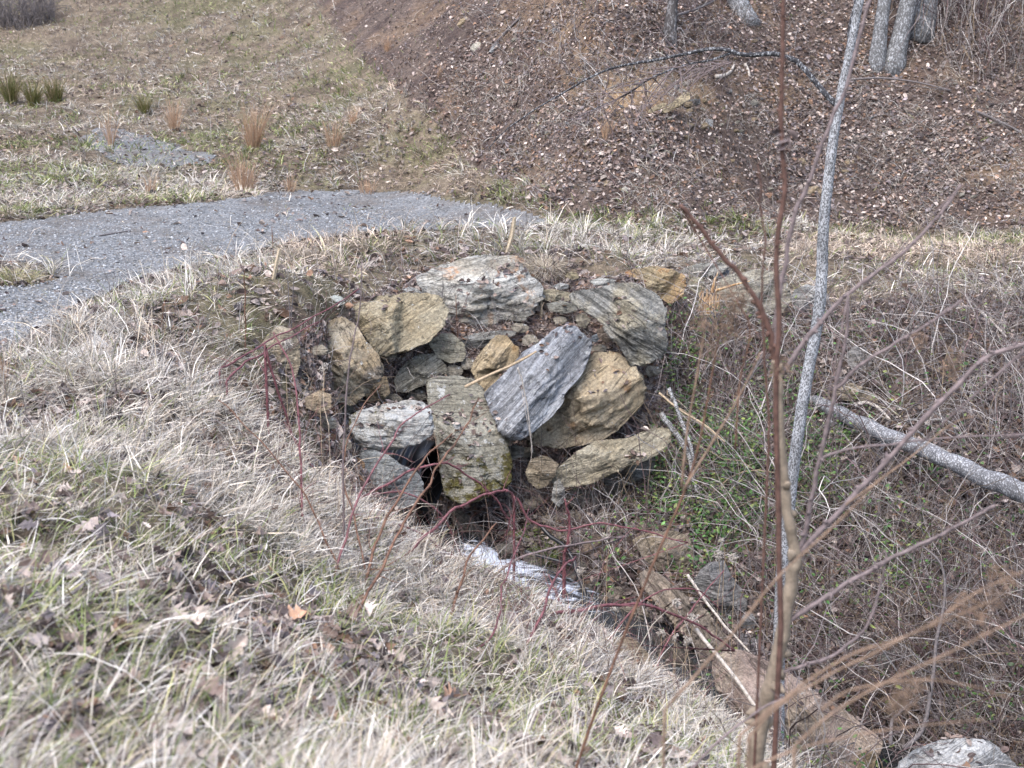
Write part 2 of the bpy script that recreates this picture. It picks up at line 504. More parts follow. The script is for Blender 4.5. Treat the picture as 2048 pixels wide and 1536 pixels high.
def mat_bark(name, dark, light, amount=.5, scale=60, stretch=.5, bump=.5):
    s = NT(name)
    v = s.mapping(s.obj(), scale=(1, 1, stretch))
    n = s.noise(v, scale, 5, .7)
    c = s.mix(s.ramp(n, .60 - amount * .25, .66 - amount * .25), dark, light)
    c = s.mix(1.0, c, s.grey(s.ramp(s.noise(s.obj(), 7, 5, .7), .3, .7, .65, 1.25)), 'MULTIPLY')
    s.principled(c, .85, n, bump, .008, spec=.25)
    return s.m

def mat_plain(name, color, rough=.7, vary=.3, scale=25, spec=.3, bump=.3):
    s = NT(name)
    n = s.noise(s.obj(), scale, 5, .65)
    s.principled(s.mix(1.0, color, s.grey(s.ramp(n, .3, .7, 1 - vary, 1 + vary)), 'MULTIPLY'), rough, n, bump, .004, spec=spec)
    return s.m

def mat_water():
    s = NT('running_water')
    v = s.obj()
    f = s.attr('foam', 'Fac')
    n = s.noise(s.mapping(v, rot=(0,0,.65), scale=(4, 15, 4)), 1.6, 6, .65, .6)
    k = s.ramp(s.math('ADD', f, s.math('MULTIPLY', s.math('SUBTRACT', n, .5), 2.6)), .50, 1.05)
    c = s.mix(k, (.018,.020,.022), (.55,.60,.70))
    s.principled(c, s.n('ShaderNodeMapRange', {'Value': k, 'To Min': .06, 'To Max': .5}).outputs[0], n, .6, .05, spec=.6)
    return s.m

M = {
 'ground': mat_ground(), 'gravel': mat_gravel(), 'grass': mat_col('dry_grass_blades', .7, .22, .15),
 'leaf': mat_col('dead_leaves', .7, .12, .25, 45), 'stem': mat_col('thin_stems', .75, 0, .3, 40), 'stone': mat_col('loose_stones', .9, 0, .35, 40, .2),
 'green': mat_col('green_leaves', .5, .2, .2, 30, .4),
 'water': mat_water(),
 'plastic': mat_plain('black_plastic', (.012,.013,.017), .38, .4, 14, .5, .1),
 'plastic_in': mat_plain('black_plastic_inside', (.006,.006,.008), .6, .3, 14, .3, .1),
 'stake': mat_plain('weathered_stake_wood', (.40,.33,.24), .85, .3, 60),
 'splinter': None, 'twig': mat_plain('grey_twig_bark', (.13,.115,.115), .85, .35, 50),
 'palestick': mat_plain('bleached_stick_wood', (.42,.38,.34), .8, .35, 40),
 'tanstick': mat_plain('tan_stick_wood', (.36,.28,.19), .8, .3, 40),
 'red': mat_plain('purple_red_cane_bark', (.15,.058,.066), .55, .45, 22, .4),
 'brown': mat_plain('brown_cane_bark', (.14,.075,.05), .65, .45, 22),
 'orange': mat_plain('orange_brown_dry_stem', (.205,.14,.10), .75, .35, 22),
 'olive': mat_plain('olive_brown_bark', (.225,.18,.135), .75, .3, 30),
 'mauve': mat_plain('mauve_grey_twig_bark', (.165,.13,.13), .75, .35, 30),
 'dstem': mat_plain('dark_brown_stem_bark', (.105,.058,.046), .75, .35, 30),
 'birch': mat_bark('speckled_pale_bark', (.10,.10,.105), (.36,.37,.39), .52, 110, .6),
 'limb': mat_bark('dark_limb_bark', (.035,.035,.040), (.30,.31,.33), .30, 70, .5),
 'log': mat_bark('speckled_log_bark', (.13,.13,.138), (.38,.39,.41), .34, 60, 1.0),
 'trunk': mat_bark('lichened_trunk_bark', (.115,.115,.118), (.31,.32,.335), .36, 34, .6),
 'trunkdark': mat_bark('dark_trunk_bark', (.055,.05,.05), (.17,.165,.17), .35, 20, .4),
 'fork': mat_bark('white_patched_bark', (.12,.115,.11), (.42,.42,.42), .45, 60, 1.0),
}
def _splinter():
    s = NT('fresh_splintered_wood')
    n = s.noise(s.mapping(s.obj(), scale=(40, 40, 3)), 1, 5, .6)
    s.principled(s.mix(s.ramp(n, .35, .65), (.30,.17,.075), (.68,.50,.32)), .8, n, .8, .02)
    return s.m
M['splinter'] = _splinter()

# ------------------------------------------------------------------ light, sky, camera
w = bpy.data.worlds.new('World'); scene.world = w; w.use_nodes = True
nt = w.node_tree; bg = nt.nodes['Background']
sky = nt.nodes.new('ShaderNodeTexSky'); sky.sky_type = 'NISHITA'; sky.sun_disc = False
SUN_EL, SUN_AZ = 60.0, 215.0
sky.sun_elevation = math.radians(SUN_EL); sky.sun_rotation = math.radians(SUN_AZ)
sky.air_density = 1.0; sky.dust_density = 3.0; sky.ozone_density = 1.0
hs = nt.nodes.new('ShaderNodeHueSaturation'); hs.inputs['Saturation'].default_value = 1.0
nt.links.new(sky.outputs[0], hs.inputs['Color']); nt.links.new(hs.outputs[0], bg.inputs[0]); bg.inputs[1].default_value = .15
sl = bpy.data.lights.new('sun', 'SUN'); sl.energy = 1.5; sl.angle = math.radians(50); sl.color = (1.0, .975, .955)
so = bpy.data.objects.new('sun', sl); COL.objects.link(so)
# the sun of the sky texture at rotation r stands towards (sin r, cos r)
_el, _az = math.radians(SUN_EL), math.radians(SUN_AZ)
_dv = Vector((math.sin(_az) * math.cos(_el), math.cos(_az) * math.cos(_el), math.sin(_el)))
so.rotation_euler = _dv.to_track_quat('Z', 'Y').to_euler()
so.location = (0, 0, 30)

cam = bpy.data.cameras.new('camera'); co = bpy.data.objects.new('camera', cam); COL.objects.link(co)
co.location = CAM; co.rotation_euler = (math.radians(90) - PITCH, 0, 0)
cam.sensor_width = 36; cam.sensor_fit = 'HORIZONTAL'; cam.lens = 36 * FPX / 2048
cam.clip_end = 500; cam.clip_start = .05
cam.dof.use_dof = True; cam.dof.focus_distance = 13.8; cam.dof.aperture_fstop = 3.6
scene.camera = co
scene.view_settings.view_transform = 'Standard'; scene.view_settings.look = 'None'; scene.view_settings.gamma = 1.0
scene.view_settings.exposure = 1.35
# ------------------------------------------------------------------ ground sheet
def grid_faces(ny, nx, mask=None):
    j, i = np.meshgrid(np.arange(ny - 1), np.arange(nx - 1), indexing='ij')
    a = j * nx + i
    F = np.stack([a, a + 1, a + nx + 1, a + nx], -1)
    return F[mask] if mask is not None else F.reshape(-1, 4)

def mixc(a, b, t): return a + (b - a) * t[..., None]
_n1 = fbm(_q * .8, 4, 61); _n2 = fbm(_q * 2.6, 4, 71)
_cg = np.empty(GZ.shape + (3,)); _cg[:] = (.185, .150, .112)                       # thatch under grass
_cg = mixc(_cg, np.array([.10, .078, .062]), sstep(.45, .62, _n2) * .8)             # bare and leaf-mould patches
_cg = mixc(_cg, np.array([.125, .13, .065]), sstep(.5, .65, _n1) * .35)
_hillc = mixc(np.broadcast_to(np.array([.125, .096, .082]), _cg.shape), np.array([.085, .063, .056]), sstep(.4, .65, _n2))
_hillc = mixc(_hillc, np.array([.27, .185, .115]), sstep(.60, .74, fbm(_q * .9, 4, 83)) * .3)
_ppx, _ppy, _ = project(np.stack([_X, _Y, GZ], -1))
_clay = np.exp(-(((_ppx - 1300) / 150) ** 2 + ((_ppy - 185) / 50) ** 2)) + .7 * np.exp(-(((_ppx - 1150) / 60) ** 2 + ((_ppy - 75) / 60) ** 2)) + .6 * np.exp(-(((_ppx - 2000) / 70) ** 2 + ((_ppy - 345) / 30) ** 2)) + .7 * np.exp(-(((_ppx - 1590) / 40) ** 2 + ((_ppy - 180) / 25) ** 2)) + .6 * np.exp(-(((_ppx - 1220) / 30) ** 2 + ((_ppy - 260) / 40) ** 2))
_hillc = mixc(_hillc, np.array([.36, .25, .15]), np.clip(_clay * (fbm(_q * 3, 3, 5) * 1.9 - .25), 0, 1) * .9)
_cg = np.where((_REG == 3)[..., None], _hillc, _cg)
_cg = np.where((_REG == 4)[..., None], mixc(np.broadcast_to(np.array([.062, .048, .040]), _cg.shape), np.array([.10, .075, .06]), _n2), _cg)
_cg = np.where((_REG == 5)[..., None], mixc(np.broadcast_to(np.array([.13, .105, .09]), _cg.shape), np.array([.19, .155, .13]), _n2), _cg)
_wet = sstep(.8, .35, _d + (fbm(_q * 3, 3, 2) - .5) * .4)
_cg = mixc(_cg, np.array([.03, .027, .024]), _wet)
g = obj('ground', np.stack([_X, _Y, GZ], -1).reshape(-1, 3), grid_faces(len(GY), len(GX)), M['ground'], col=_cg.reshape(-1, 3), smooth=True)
g['kind'] = 'structure'

def sheet(name, reg, mat, lift):
    m = _REG == reg
    q = m[:-1, :-1] & m[1:, :-1] & m[:-1, 1:] & m[1:, 1:]
    F = grid_faces(len(GY), len(GX), q)
    used, inv = np.unique(F, return_inverse=True)
    V = np.stack([_X, _Y, GZ + lift], -1).reshape(-1, 3)[used]
    o = obj(name, V, inv.reshape(-1, 4), mat, smooth=True)
    o['kind'] = 'structure'
    return o
sheet('gravel_road', 1, M['gravel'], .02)
sheet('gravel_path', 2, M['gravel'], .02)

# ------------------------------------------------------------------ stream
_sp = spline(SP3, 10)
_sp[:, 2] = np.minimum.accumulate(_sp[:, 2])
_t = np.gradient(_sp[:, :2], axis=0); _t /= np.linalg.norm(_t, axis=1)[:, None]
_nn = np.stack([-_t[:, 1], _t[:, 0]], -1)
_len = np.concatenate([[0], np.cumsum(np.linalg.norm(np.diff(_sp, axis=0), axis=1))])
_wd = np.interp(np.arange(len(_sp)), np.array([0, 10, 25, 38, 45, 55, 70, 90, 150]), [.2, .26, .24, .18, .36, .46, .44, .42, .42])
NS = 15
_o = np.linspace(-1, 1, NS)
V = np.empty((len(_sp), NS, 3))
V[:, :, :2] = _sp[:, None, :2] + _nn[:, None] * (_o[None, :, None] * _wd[:, None, None])
_pp = np.stack([np.repeat(_len[:, None], NS, 1) * 2.2, _o[None] * _wd[:, None] * 9], -1)
V[:, :, 2] = _sp[:, None, 2] + .02 - .05 * (_o[None] ** 2) + (fbm(_pp * 1.4, 4, 5) - .5) * .07
_slope = np.abs(np.gradient(_sp[:, 2], _len + np.arange(len(_len)) * 1e-9))
_foam = np.interp(np.arange(len(_sp)), [0, 10, 18, 24, 30, 36, 42, 50, 60, 68, 76, 84, 95, 150], [.35, .6, .25, .3, .8, 1.2, 1.15, .85, .6, .75, .55, .2, .0, .0])
_foam = _foam[:, None] * (.55 + .9 * fbm(np.stack([_pp[..., 0] * .8, _pp[..., 1] * 1.6], -1), 3, 19)) - .16 * np.abs(_o)[None] ** 2
st = obj('stream', V.reshape(-1, 3), grid_faces(len(_sp), NS), M['water'], smooth=True, extra={'foam': _foam.ravel()})
st['kind'] = 'structure'
# ------------------------------------------------------------------ boulders: an outline, a real depth, cut faces, foliation ledges
def _ico(sub):
    import bmesh
    bm = bmesh.new(); bmesh.ops.create_icosphere(bm, subdivisions=sub, radius=1)
    bm.verts.ensure_lookup_table()
    V = np.array([v.co[:] for v in bm.verts]); F = np.array([[v.index for v in f.verts] for f in bm.faces])
    bm.free(); return V, F
ICO = {k: _ico(k) for k in (3, 4, 6)}
ROCK_BVH = []

def rock_mesh(poly, Y=None, off=0.0, tilt=.35, depth=.8, facets=None, nf=5, sub=6, rough=1.0, ledge=.05, lscale=5.0, ldir=(0.1, 1.0, .3), seed=0, box=.72, back=.7, grow=1.06):
    r = np.random.default_rng(seed + 100)
    poly = np.array(poly, float)
    poly = poly.mean(0) + (poly - poly.mean(0)) * grow
    # centroid and area
    x, y = poly[:, 0], poly[:, 1]; x2, y2 = np.roll(x, -1), np.roll(y, -1)
    cr = x * y2 - x2 * y; A = cr.sum() / 2
    cx = ((x + x2) * cr).sum() / (6 * A); cy = ((y + y2) * cr).sum() / (6 * A); A = abs(A)
    Rm = math.sqrt(A / math.pi)
    if Y is None:
        Y = float(cast(cx, cy + Rm * .3)[0, 1]) + .02
    Y += off
    if in_poly(WALL, cx, cy) or in_poly([(560,600),(560,520),(1420,520),(1420,700),(1300,620),(850,560)], cx, cy): Y -= .16
    # radius of the outline per angle
    nth = 360
    th = (np.arange(nth) / nth) * 2 * np.pi
    R = np.zeros(nth)
    c, s = np.cos(th), -np.sin(th)                      # picture y runs downwards
    for i in range(len(poly)):
        ax, ay = poly[i] - (cx, cy); bx, by = poly[(i + 1) % len(poly)] - (cx, cy)
        ex, ey = bx - ax, by - ay
        den = c * ey - s * ex
        with np.errstate(divide='ignore', invalid='ignore'):
            t = (ax * ey - ay * ex) / den; u = (ax * s - ay * c) / den
        # point on the edge: a + u*e = t*(c, s)
        ok = (np.abs(den) > 1e-9) & (u >= -1e-6) & (u <= 1 + 1e-6) & (t > 0)
        R = np.where(ok & (t > R), t, R)
    R = np.where(R <= 0, Rm * .5, R)
    k = np.array([1, 2, 1.]) / 4
    for _ in range(2): R = k[0] * np.roll(R, 1) + k[1] * R + k[2] * np.roll(R, -1)
    U, F = ICO[sub]
    a, b, cc = U[:, 0], U[:, 1], U[:, 2]
    m = np.hypot(a, b); ang = np.arctan2(b, a) % (2 * np.pi)
    Rt = np.interp(ang, np.concatenate([th, [2 * np.pi]]), np.concatenate([R, R[:1]]))
    sN = np.where(m > 1e-9, np.maximum(m, 1e-9) ** box, 0)
    X = np.cos(ang) * sN * Rt / Rm; Z = np.sin(ang) * sN * Rt / Rm
    fr = np.sign(cc) * np.abs(cc) ** box * np.where(cc > 0, depth, back)
    if facets is None:
        facets = [(r.uniform(-.9, .9), r.uniform(-.9, .9), r.uniform(.45, .8) * depth) for _ in range(nf)]
    for gx, gy, d in facets:
        # lie of a broken face: in front of it nothing is left
        fr = np.where(cc > 0, np.minimum(fr, np.maximum(d + gx * X + gy * Z, .02)), fr)
    ps = Y / FPX / CP * 1.0
    P3 = np.stack([X, Z, fr], -1)
    so = seed * 7.7
    # foliation ledges and weathering, along the front normal and outwards
    ld = np.array(ldir, float); ld /= np.linalg.norm(ld)
    q = P3 + so
    tt = (P3 @ ld) * lscale + (fbm(q * 1.3, 3, seed) - .5) * 2.4
    saw = (tt - np.floor(tt)); saw = np.where(saw < .85, saw / .85, (1 - saw) / .15)
    led = (saw - .5) * ledge * 1.5 * (.35 + 1.3 * fbm(q * 1.9, 2, seed + 5))
    n1 = (fbm(q * 1.5, 4, seed + 1) - .5) * .28 * rough; n2 = (fbm(q * 5, 4, seed + 2, .6) - .5) * .13 * rough; n3 = (fbm(q * 17, 3, seed + 3, .6) - .5) * .045 * rough
    # broken plates: each patch of the surface is its own slightly tilted, stepped face
    for ns, amp, fl in ((26, .10, 1.8), (90, .045, 2.2)):
        sd = r.normal(size=(ns, 3)); sd /= np.linalg.norm(sd, axis=1)[:, None]; sd *= .85
        gv = r.normal(0, 1.0, (ns, 3)); ofs = r.uniform(-.5, .5, ns)
        pw = P3 + (np.stack([fbm(q * 3, 2, seed + 11), fbm(q * 3, 2, seed + 12), fbm(q * 3, 2, seed + 13)], -1) - .5) * .22
        st = np.stack([pw @ np.array([ld[1], -ld[0], 0]), (pw @ ld) * fl, pw[:, 2]], -1)
        ss = np.stack([sd @ np.array([ld[1], -ld[0], 0]), (sd @ ld) * fl, sd[:, 2]], -1)
        ci = ((st[:, None] - ss[None]) ** 2).sum(-1).argmin(1) if len(P3) < 5000 else np.concatenate([((c_[:, None] - ss[None]) ** 2).sum(-1).argmin(1) for c_ in np.array_split(st, 10)])
        led = led + rough * amp * (ofs[ci] + np.clip(((P3 - sd[ci]) * gv[ci]).sum(1), -.7, .7) * .8)
    rn = np.linalg.norm(P3, axis=1)[:, None] + 1e-6
    out = P3 / rn
    disp = led + n1 + n2 + n3
    w = np.abs(out[:, 2:3])                              # keep the outline nearly where it is
    P3 = P3 + out * (disp[:, None] * (.35 + .65 * w))
    # to the world
    base = at(cx, cy, Y)
    Vp = at(cx + P3[:, 0] * Rm, cy - P3[:, 1] * Rm, Y + tilt * P3[:, 1] * Rm * ps)
    view = CAM - base; view /= np.linalg.norm(view)
    V = Vp + view * (P3[:, 2] * Rm * ps)[:, None]
    return V, F, base, Rm * ps

def rock(name, label, poly, mat, cat='boulder', group=None, **kw):
    V, F, base, R = rock_mesh(poly, **kw)
    o = obj(name, V, F, mat, origin=base, smooth=True)
    tag(o, label, cat, group)
    ROCK_BVH.append((V, F))
    return o

_s = iter(range(1, 400))
def rk(label, poly, mat, name='boulder', cat='boulder', **kw):
    kw.setdefault('seed', next(_s))
    return rock(name, label, poly, mat, cat, **kw)

GREY1, GREY2, PALE, TAN1, TAN2, RUST = (.30,.295,.275), (.205,.20,.185), (.43,.425,.40), (.345,.27,.175), (.255,.20,.135), (.40,.20,.085)
def R_(*a): return tuple(math.radians(v) for v in a)

rk('long pale banded boulder with rust stains topping the wall under the taller stake',
   [(839,557),(878,539),(937,518),(972,513),(1034,517),(1041,539),(1064,560),(1079,574),(1082,594),(1069,611),(1052,635),(1042,641),(1020,641),(995,640),(970,652),(944,652),(915,644),(888,640),(884,619),(878,600),(855,586),(846,568)],
   mat_rock('banded_pale_rock', PALE, (.29,.265,.22), RUST, .42, .12, rot=R_(0, 12, 0), strata=.62, sscale=5, seed=1),
   off=.12, depth=.75, facets=[(0,-1.1,.62),(0,.55,.50),(.35,.1,.55),(-.3,-.25,.55)], ledge=.13, lscale=4.5, ldir=(.12,1,.2), tilt=.5)
rk('blocky tan boulder with a flat front face and whitish top edge',
   [(676,627),(722,609),(755,598),(810,588),(850,589),(874,594),(890,623),(882,652),(853,682),(814,698),(771,711),(757,704),(747,691),(730,666),(716,650),(697,637)],
   mat_rock('flat_faced_tan_rock', (.32,.265,.175), (.37,.33,.245), (.20,.17,.12), .3, .16, rot=R_(20, 35, 0), strata=.35, sscale=4, seed=2),
   off=-.12, depth=.8, facets=[(.12,-.25,.42),(-1.6,.15,.15),(0,-1.5,.85),(.25,.35,.50)], ledge=.05, lscale=6, ldir=(-.6,.8,.1), tilt=.35, seed=22)
rk('broad rounded tan boulder with creased flank at the grassy wall end',
   [(597,682),(638,662),(669,643),(688,640),(708,648),(726,676),(757,711),(760,734),(759,754),(742,764),(736,777),(716,795),(697,806),(669,793),(648,773),(628,736),(609,706)],
   mat_rock('creased_tan_rock', TAN1, (.36,.32,.25), (.20,.17,.14), .45, .22, rot=R_(0, -55, 10), strata=.4, sscale=4, seed=3),
   off=-.1, depth=.85, facets=[(.9,.35,.55),(-.5,-.2,.6),(-.1,.8,.75),(.15,-.9,.7)], ledge=.10, lscale=4, ldir=(.7,.7,.2), tilt=.3)
rk('small tan wedge stone tucked under the rounded tan boulder',
   [(757,752),(773,757),(779,785),(763,803),(737,801),(728,785),(742,768)], mat_rock('wedge_tan_rock', TAN1, TAN2, None, 0, .1, seed=4), name='stone', cat='stone', off=-.1)
rk('low brownish stone with olive lichen between the two tan boulders and the litter slope',
   [(790,760),(797,745),(815,725),(838,711),(868,710),(888,730),(894,746),(852,766),(815,783),(796,780)],
   mat_rock('lichened_brown_rock', (.24,.215,.16), (.31,.29,.24), (.16,.13,.07), .3, .3, moss=.35, rot=R_(0, 30, 0), seed=5), off=-.05, depth=.6)
rk('smooth rounded drab stone below the overhang of the banded boulder',
   [(860,688),(872,675),(884,668),(905,669),(927,689),(929,707),(925,721),(900,724),(878,715)], mat_rock('drab_smooth_rock', (.30,.275,.205), (.35,.32,.25), None, 0, .1, strata=.2, seed=6), name='stone', cat='stone', depth=.7, rough=.6)
rk('thin grey slab lying flat under the banded boulder',
   [(918,680),(940,672),(962,665),(1000,662),(1028,663),(1030,670),(1005,678),(985,686),(966,693),(933,697)], mat_rock('grey_slab_rock', (.31,.31,.295), (.20,.19,.17), None, 0, .1, rot=R_(0, 10, 0), strata=.6, seed=7), name='stone', cat='stone', depth=.7, facets=[(0,-1.2,.35),(0,.6,.4)], off=.05)
rk('upright ochre boulder wedged against the blue-grey slanting boulder',
   [(995,672),(1013,674),(1022,688),(1035,697),(1033,715),(1020,736),(999,762),(973,784),(960,771),(945,741),(949,723),(966,701),(980,684)],
   mat_rock('ochre_rock', (.34,.26,.155), (.39,.32,.22), (.24,.14,.06), .35, .12, rot=R_(0, 50, 0), strata=.45, seed=8), off=-.12, depth=.8, facets=[(-.9,.2,.5),(.8,-.3,.55),(.1,1.1,.6),(0,-.7,.6)])
rk('large blue-grey slanting boulder with wavy white veins and black lichen spots',
   [(1105,664),(1132,655),(1148,660),(1165,673),(1177,685),(1174,712),(1164,740),(1153,760),(1130,785),(1120,809),(1097,834),(1069,857),(1042,875),(1019,875),(1003,857),(985,822),(976,799),(974,786),(1000,760),(1026,735),(1058,706),(1080,690)],
   mat_rock('blue_grey_veined_rock', (.265,.275,.30), (.355,.365,.385), (.17,.165,.16), .25, .22, rot=R_(12, 48, 0), strata=.75, sscale=6, bump=1.0, seed=9), Y=14.05, depth=.6, facets=[(.30,-.2,.42),(1.5,-.6,.85),(-.9,.5,.5)], ledge=.06, lscale=7, ldir=(-.68,.72,.1), tilt=.75, rough=.8)
rk('great tan boulder with rusty underside leaning beneath the blue-grey one',
   [(1181,712),(1200,706),(1216,707),(1243,720),(1260,735),(1274,751),(1287,778),(1283,803),(1270,820),(1253,836),(1230,859),(1208,872),(1185,881),(1126,893),(1087,890),(1064,885),(1063,868),(1085,848),(1120,812),(1150,765),(1167,735)],
   mat_rock('rusty_tan_rock', (.34,.275,.185), (.385,.325,.235), (.255,.155,.08), .45, .14, rot=R_(0, 35, 20), strata=.4, sscale=4.5, seed=10), Y=14.3, depth=.85, facets=[(-.5,.5,.55),(.75,.15,.65),(-.2,1.7,1.05),(.0,-.6,.65)], ledge=.06, lscale=4, ldir=(-.5,.85,.1), tilt=.35, back=1.0)
rk('sharp-ridged boulder with streaked dark side and tan end face at the wall corner',
   [(1142,594),(1154,584),(1197,578),(1235,568),(1267,571),(1291,580),(1310,590),(1328,620),(1326,650),(1331,688),(1322,708),(1285,724),(1258,726),(1246,697),(1225,676),(1207,650),(1189,634),(1154,612)],
   mat_rock('streaked_ridge_rock', (.29,.285,.265), (.325,.29,.215), (.38,.375,.36), .25, .14, rot=R_(0, -32, 0), strata=.85, sscale=5, bump=1.1, seed=11), Y=14.55, depth=.85, facets=[(.62,-.28,.42),(-.85,-.6,.78),(-.12,-2.1,1.1),(-.05,.55,.62)], ledge=.08, lscale=6, ldir=(.45,1,.1), tilt=.4, rough=.7)
rk('thin tan flat rock between the banded boulder and the sharp-ridged one',
   [(1080,582),(1100,578),(1140,586),(1147,598),(1120,604),(1086,600)], mat_rock('flat_tan_rock', TAN1, (.30,.27,.2), None, 0, .12, seed=12), name='stone', cat='stone')
rk('thin grey-green ledge stone just below the thin tan flat rock',
   [(1094,608),(1120,602),(1150,609),(1153,622),(1125,628),(1100,622)], mat_rock('grey_ledge_rock', (.28,.28,.25), (.21,.2,.17), None, 0, .12, seed=13), name='stone', cat='stone', off=-.05)
rk('small drab stone above the top of the blue-grey slanting boulder',
   [(1150,632),(1170,626),(1180,640),(1172,655),(1156,652)], M['stone'] if False else mat_rock('drab_small_rock', (.27,.25,.2), (.22,.2,.16), None, 0, .15, seed=14), name='stone', cat='stone')
rk('rounded mauve-tan stone beside the streaked side of the sharp-ridged boulder',
   [(1193,660),(1208,655),(1222,670),(1224,682),(1212,684),(1198,676)], mat_rock('mauve_tan_rock', (.32,.25,.2), (.27,.21,.16), None, 0, .05, strata=.2, seed=15), name='stone', cat='stone', off=-.1)
rk('small blue-grey cobble in leaf litter near the sharp-ridged boulder',
   [(1184,672),(1194,668),(1199,678),(1191,685),(1183,680)], mat_rock('blue_cobble_rock', (.20,.23,.26), (.27,.29,.31), None, 0, .05, strata=.2, seed=16), name='stone', cat='stone', off=-.05, sub=4)
rk('rounded orange-stained boulder at the top of the wall beside the broken stump',
   [(1252,545),(1275,538),(1305,535),(1344,541),(1366,552),(1370,572),(1360,594),(1340,607),(1318,594),(1292,580),(1272,568)],
   mat_rock('orange_stained_rock', (.36,.25,.135), (.30,.25,.165), (.42,.20,.075), .5, .12, rot=R_(0, -20, 0), strata=.5, seed=17), depth=.8, off=-.05)
rk('pale yellowish round rock half hidden between orange boulder and stump',
   [(1375,566),(1388,554),(1404,556),(1412,572),(1404,590),(1384,590)], mat_rock('yellowish_round_rock', (.36,.33,.23), (.30,.28,.21), None, 0, .2, moss=.2, seed=18), name='stone', cat='stone')
rk('ragged grey rock topped by thin slate behind the stump',
   [(1360,546),(1375,535),(1400,527),(1440,527),(1458,535),(1440,548),(1405,552),(1378,556)], mat_rock('ragged_grey_rock', (.30,.295,.27), (.215,.21,.18), None, 0, .3, rot=R_(0, 15, 0), strata=.7, seed=19), depth=.6, ledge=.1)
rk('thin dark slate plate resting against the ragged grey rock',
   [(1398,546),(1428,534),(1458,541),(1455,556),(1432,555)], mat_rock('dark_slate', (.21,.215,.225), (.165,.165,.175), None, 0, .05, strata=.25, seed=20), name='stone', cat='stone', depth=.25, off=-.2, rough=.4, tilt=.9, back=.2)
rk('wide weathered boulder half screened by brown weeds right of the stump',
   [(1442,562),(1470,550),(1505,543),(1545,548),(1572,565),(1580,592),(1560,622),(1500,634),(1450,622),(1436,592)], mat_rock('screened_weathered_rock', (.26,.235,.185), (.32,.30,.25), (.17,.14,.1), .3, .2, rot=R_(0,10,0), strata=.5, seed=21), depth=.7, off=-.3)
rk('pale grey squarish rock directly behind the speckled sapling trunk',
   [(1584,605),(1590,582),(1612,572),(1642,574),(1658,592),(1648,612),(1615,622),(1592,620)], mat_rock('pale_squarish_rock', (.33,.335,.33), (.26,.255,.24), None, 0, .2, strata=.4, seed=22), depth=.7, off=-.3)
rk('whitish lichen-crusted boulder sitting directly on the pipe',
   [(704,834),(722,822),(763,812),(816,803),(842,808),(856,822),(861,848),(855,870),(826,888),(797,896),(760,897),(736,895),(716,882),(704,858)],
   mat_rock('white_crusted_rock', (.50,.49,.47), (.36,.34,.30), (.30,.20,.12), .25, .62, moss=.28, mossvec=(-.42,0,.42), strata=.25, seed=23, bump=1.0), Y=13.25, depth=.75, facets=[(-.15,.2,.55),(.3,-.5,.6),(0,-1.2,.75)], tilt=.25)
rk('mottled blue-grey boulder propped against the near side of the pipe',
   [(726,901),(752,903),(777,914),(797,930),(832,947),(846,967),(840,988),(826,1009),(777,1014),(760,1004),(745,980),(726,965),(718,930)],
   mat_rock('mottled_blue_grey_rock', (.275,.29,.29), (.20,.20,.19), (.47,.52,.45), .22, .32, strata=.2, seed=24, bump=.9), Y=12.95, depth=.6, facets=[(.35,-.3,.40),(-.35,.25,.42),(.1,.9,.6)], tilt=.35)
rk('little rusty-tan stone at the edge of the mottled blue-grey boulder',
   [(684,934),(709,913),(727,925),(729,947),(709,962),(690,957)], mat_rock('rusty_small_rock', (.34,.215,.125), (.27,.18,.11), None, 0, .05, seed=25), name='stone', cat='stone', Y=12.8)
rk('hulking boulder shouldering the pipe, leaf-strewn above and dark with moss below',
   [(858,770),(880,760),(914,758),(950,764),(963,780),(977,800),(990,826),(1002,854),(1010,892),(1021,926),(1018,955),(1002,974),(963,990),(924,996),(892,984),(884,940),(883,900),(874,870),(862,820)],
   mat_rock('mossy_hulk_rock', (.27,.255,.205), (.34,.325,.275), (.18,.15,.10), .25, .30, moss=.55, mossvec=(.12,.1,-.42), strata=.3, seed=26, bump=1.0), Y=13.75, depth=.7, facets=[(-.1,-1.0,.52),(.15,.25,.55),(.9,.1,.75),(-.6,.1,.6)], tilt=.8, box=.7)
rk('long tilted slab with a lichen-white right tip under the great tan boulder',
   [(1106,953),(1130,928),(1160,905),(1185,890),(1222,884),(1258,878),(1290,862),(1315,855),(1336,862),(1338,884),(1313,911),(1290,920),(1254,932),(1232,944),(1210,955),(1175,967),(1132,972),(1112,966)],
   mat_rock('tilted_slab_rock', (.30,.275,.215), (.345,.30,.215), (.36,.36,.34), .2, .16, rot=R_(0, 22, 0), strata=.55, sscale=6, seed=27), Y=13.75, depth=1.0, facets=[(-.28,-1.6,.45),(.15,.35,.45),(-.6,0,.75)], ledge=.08, lscale=4, ldir=(-.3,1,.1), tilt=.45)
rk('brown angular stone at the low end of the tilted slab',
   [(1052,945),(1062,920),(1080,912),(1098,917),(1115,928),(1108,950),(1096,968),(1076,976),(1058,964)], mat_rock('brown_angular_rock', (.275,.235,.17), (.22,.18,.13), None, 0, .2, moss=.25, mossvec=(0,0,-.4), seed=28), Y=13.55)
rk('narrow upright grey stone under the low end of the tilted slab',
   [(1108,966),(1118,960),(1128,974),(1130,1000),(1118,1012),(1103,1000)], mat_rock('narrow_grey_rock', (.27,.27,.26), (.21,.2,.18), None, 0, .1, seed=29), name='stone', cat='stone', Y=13.4)
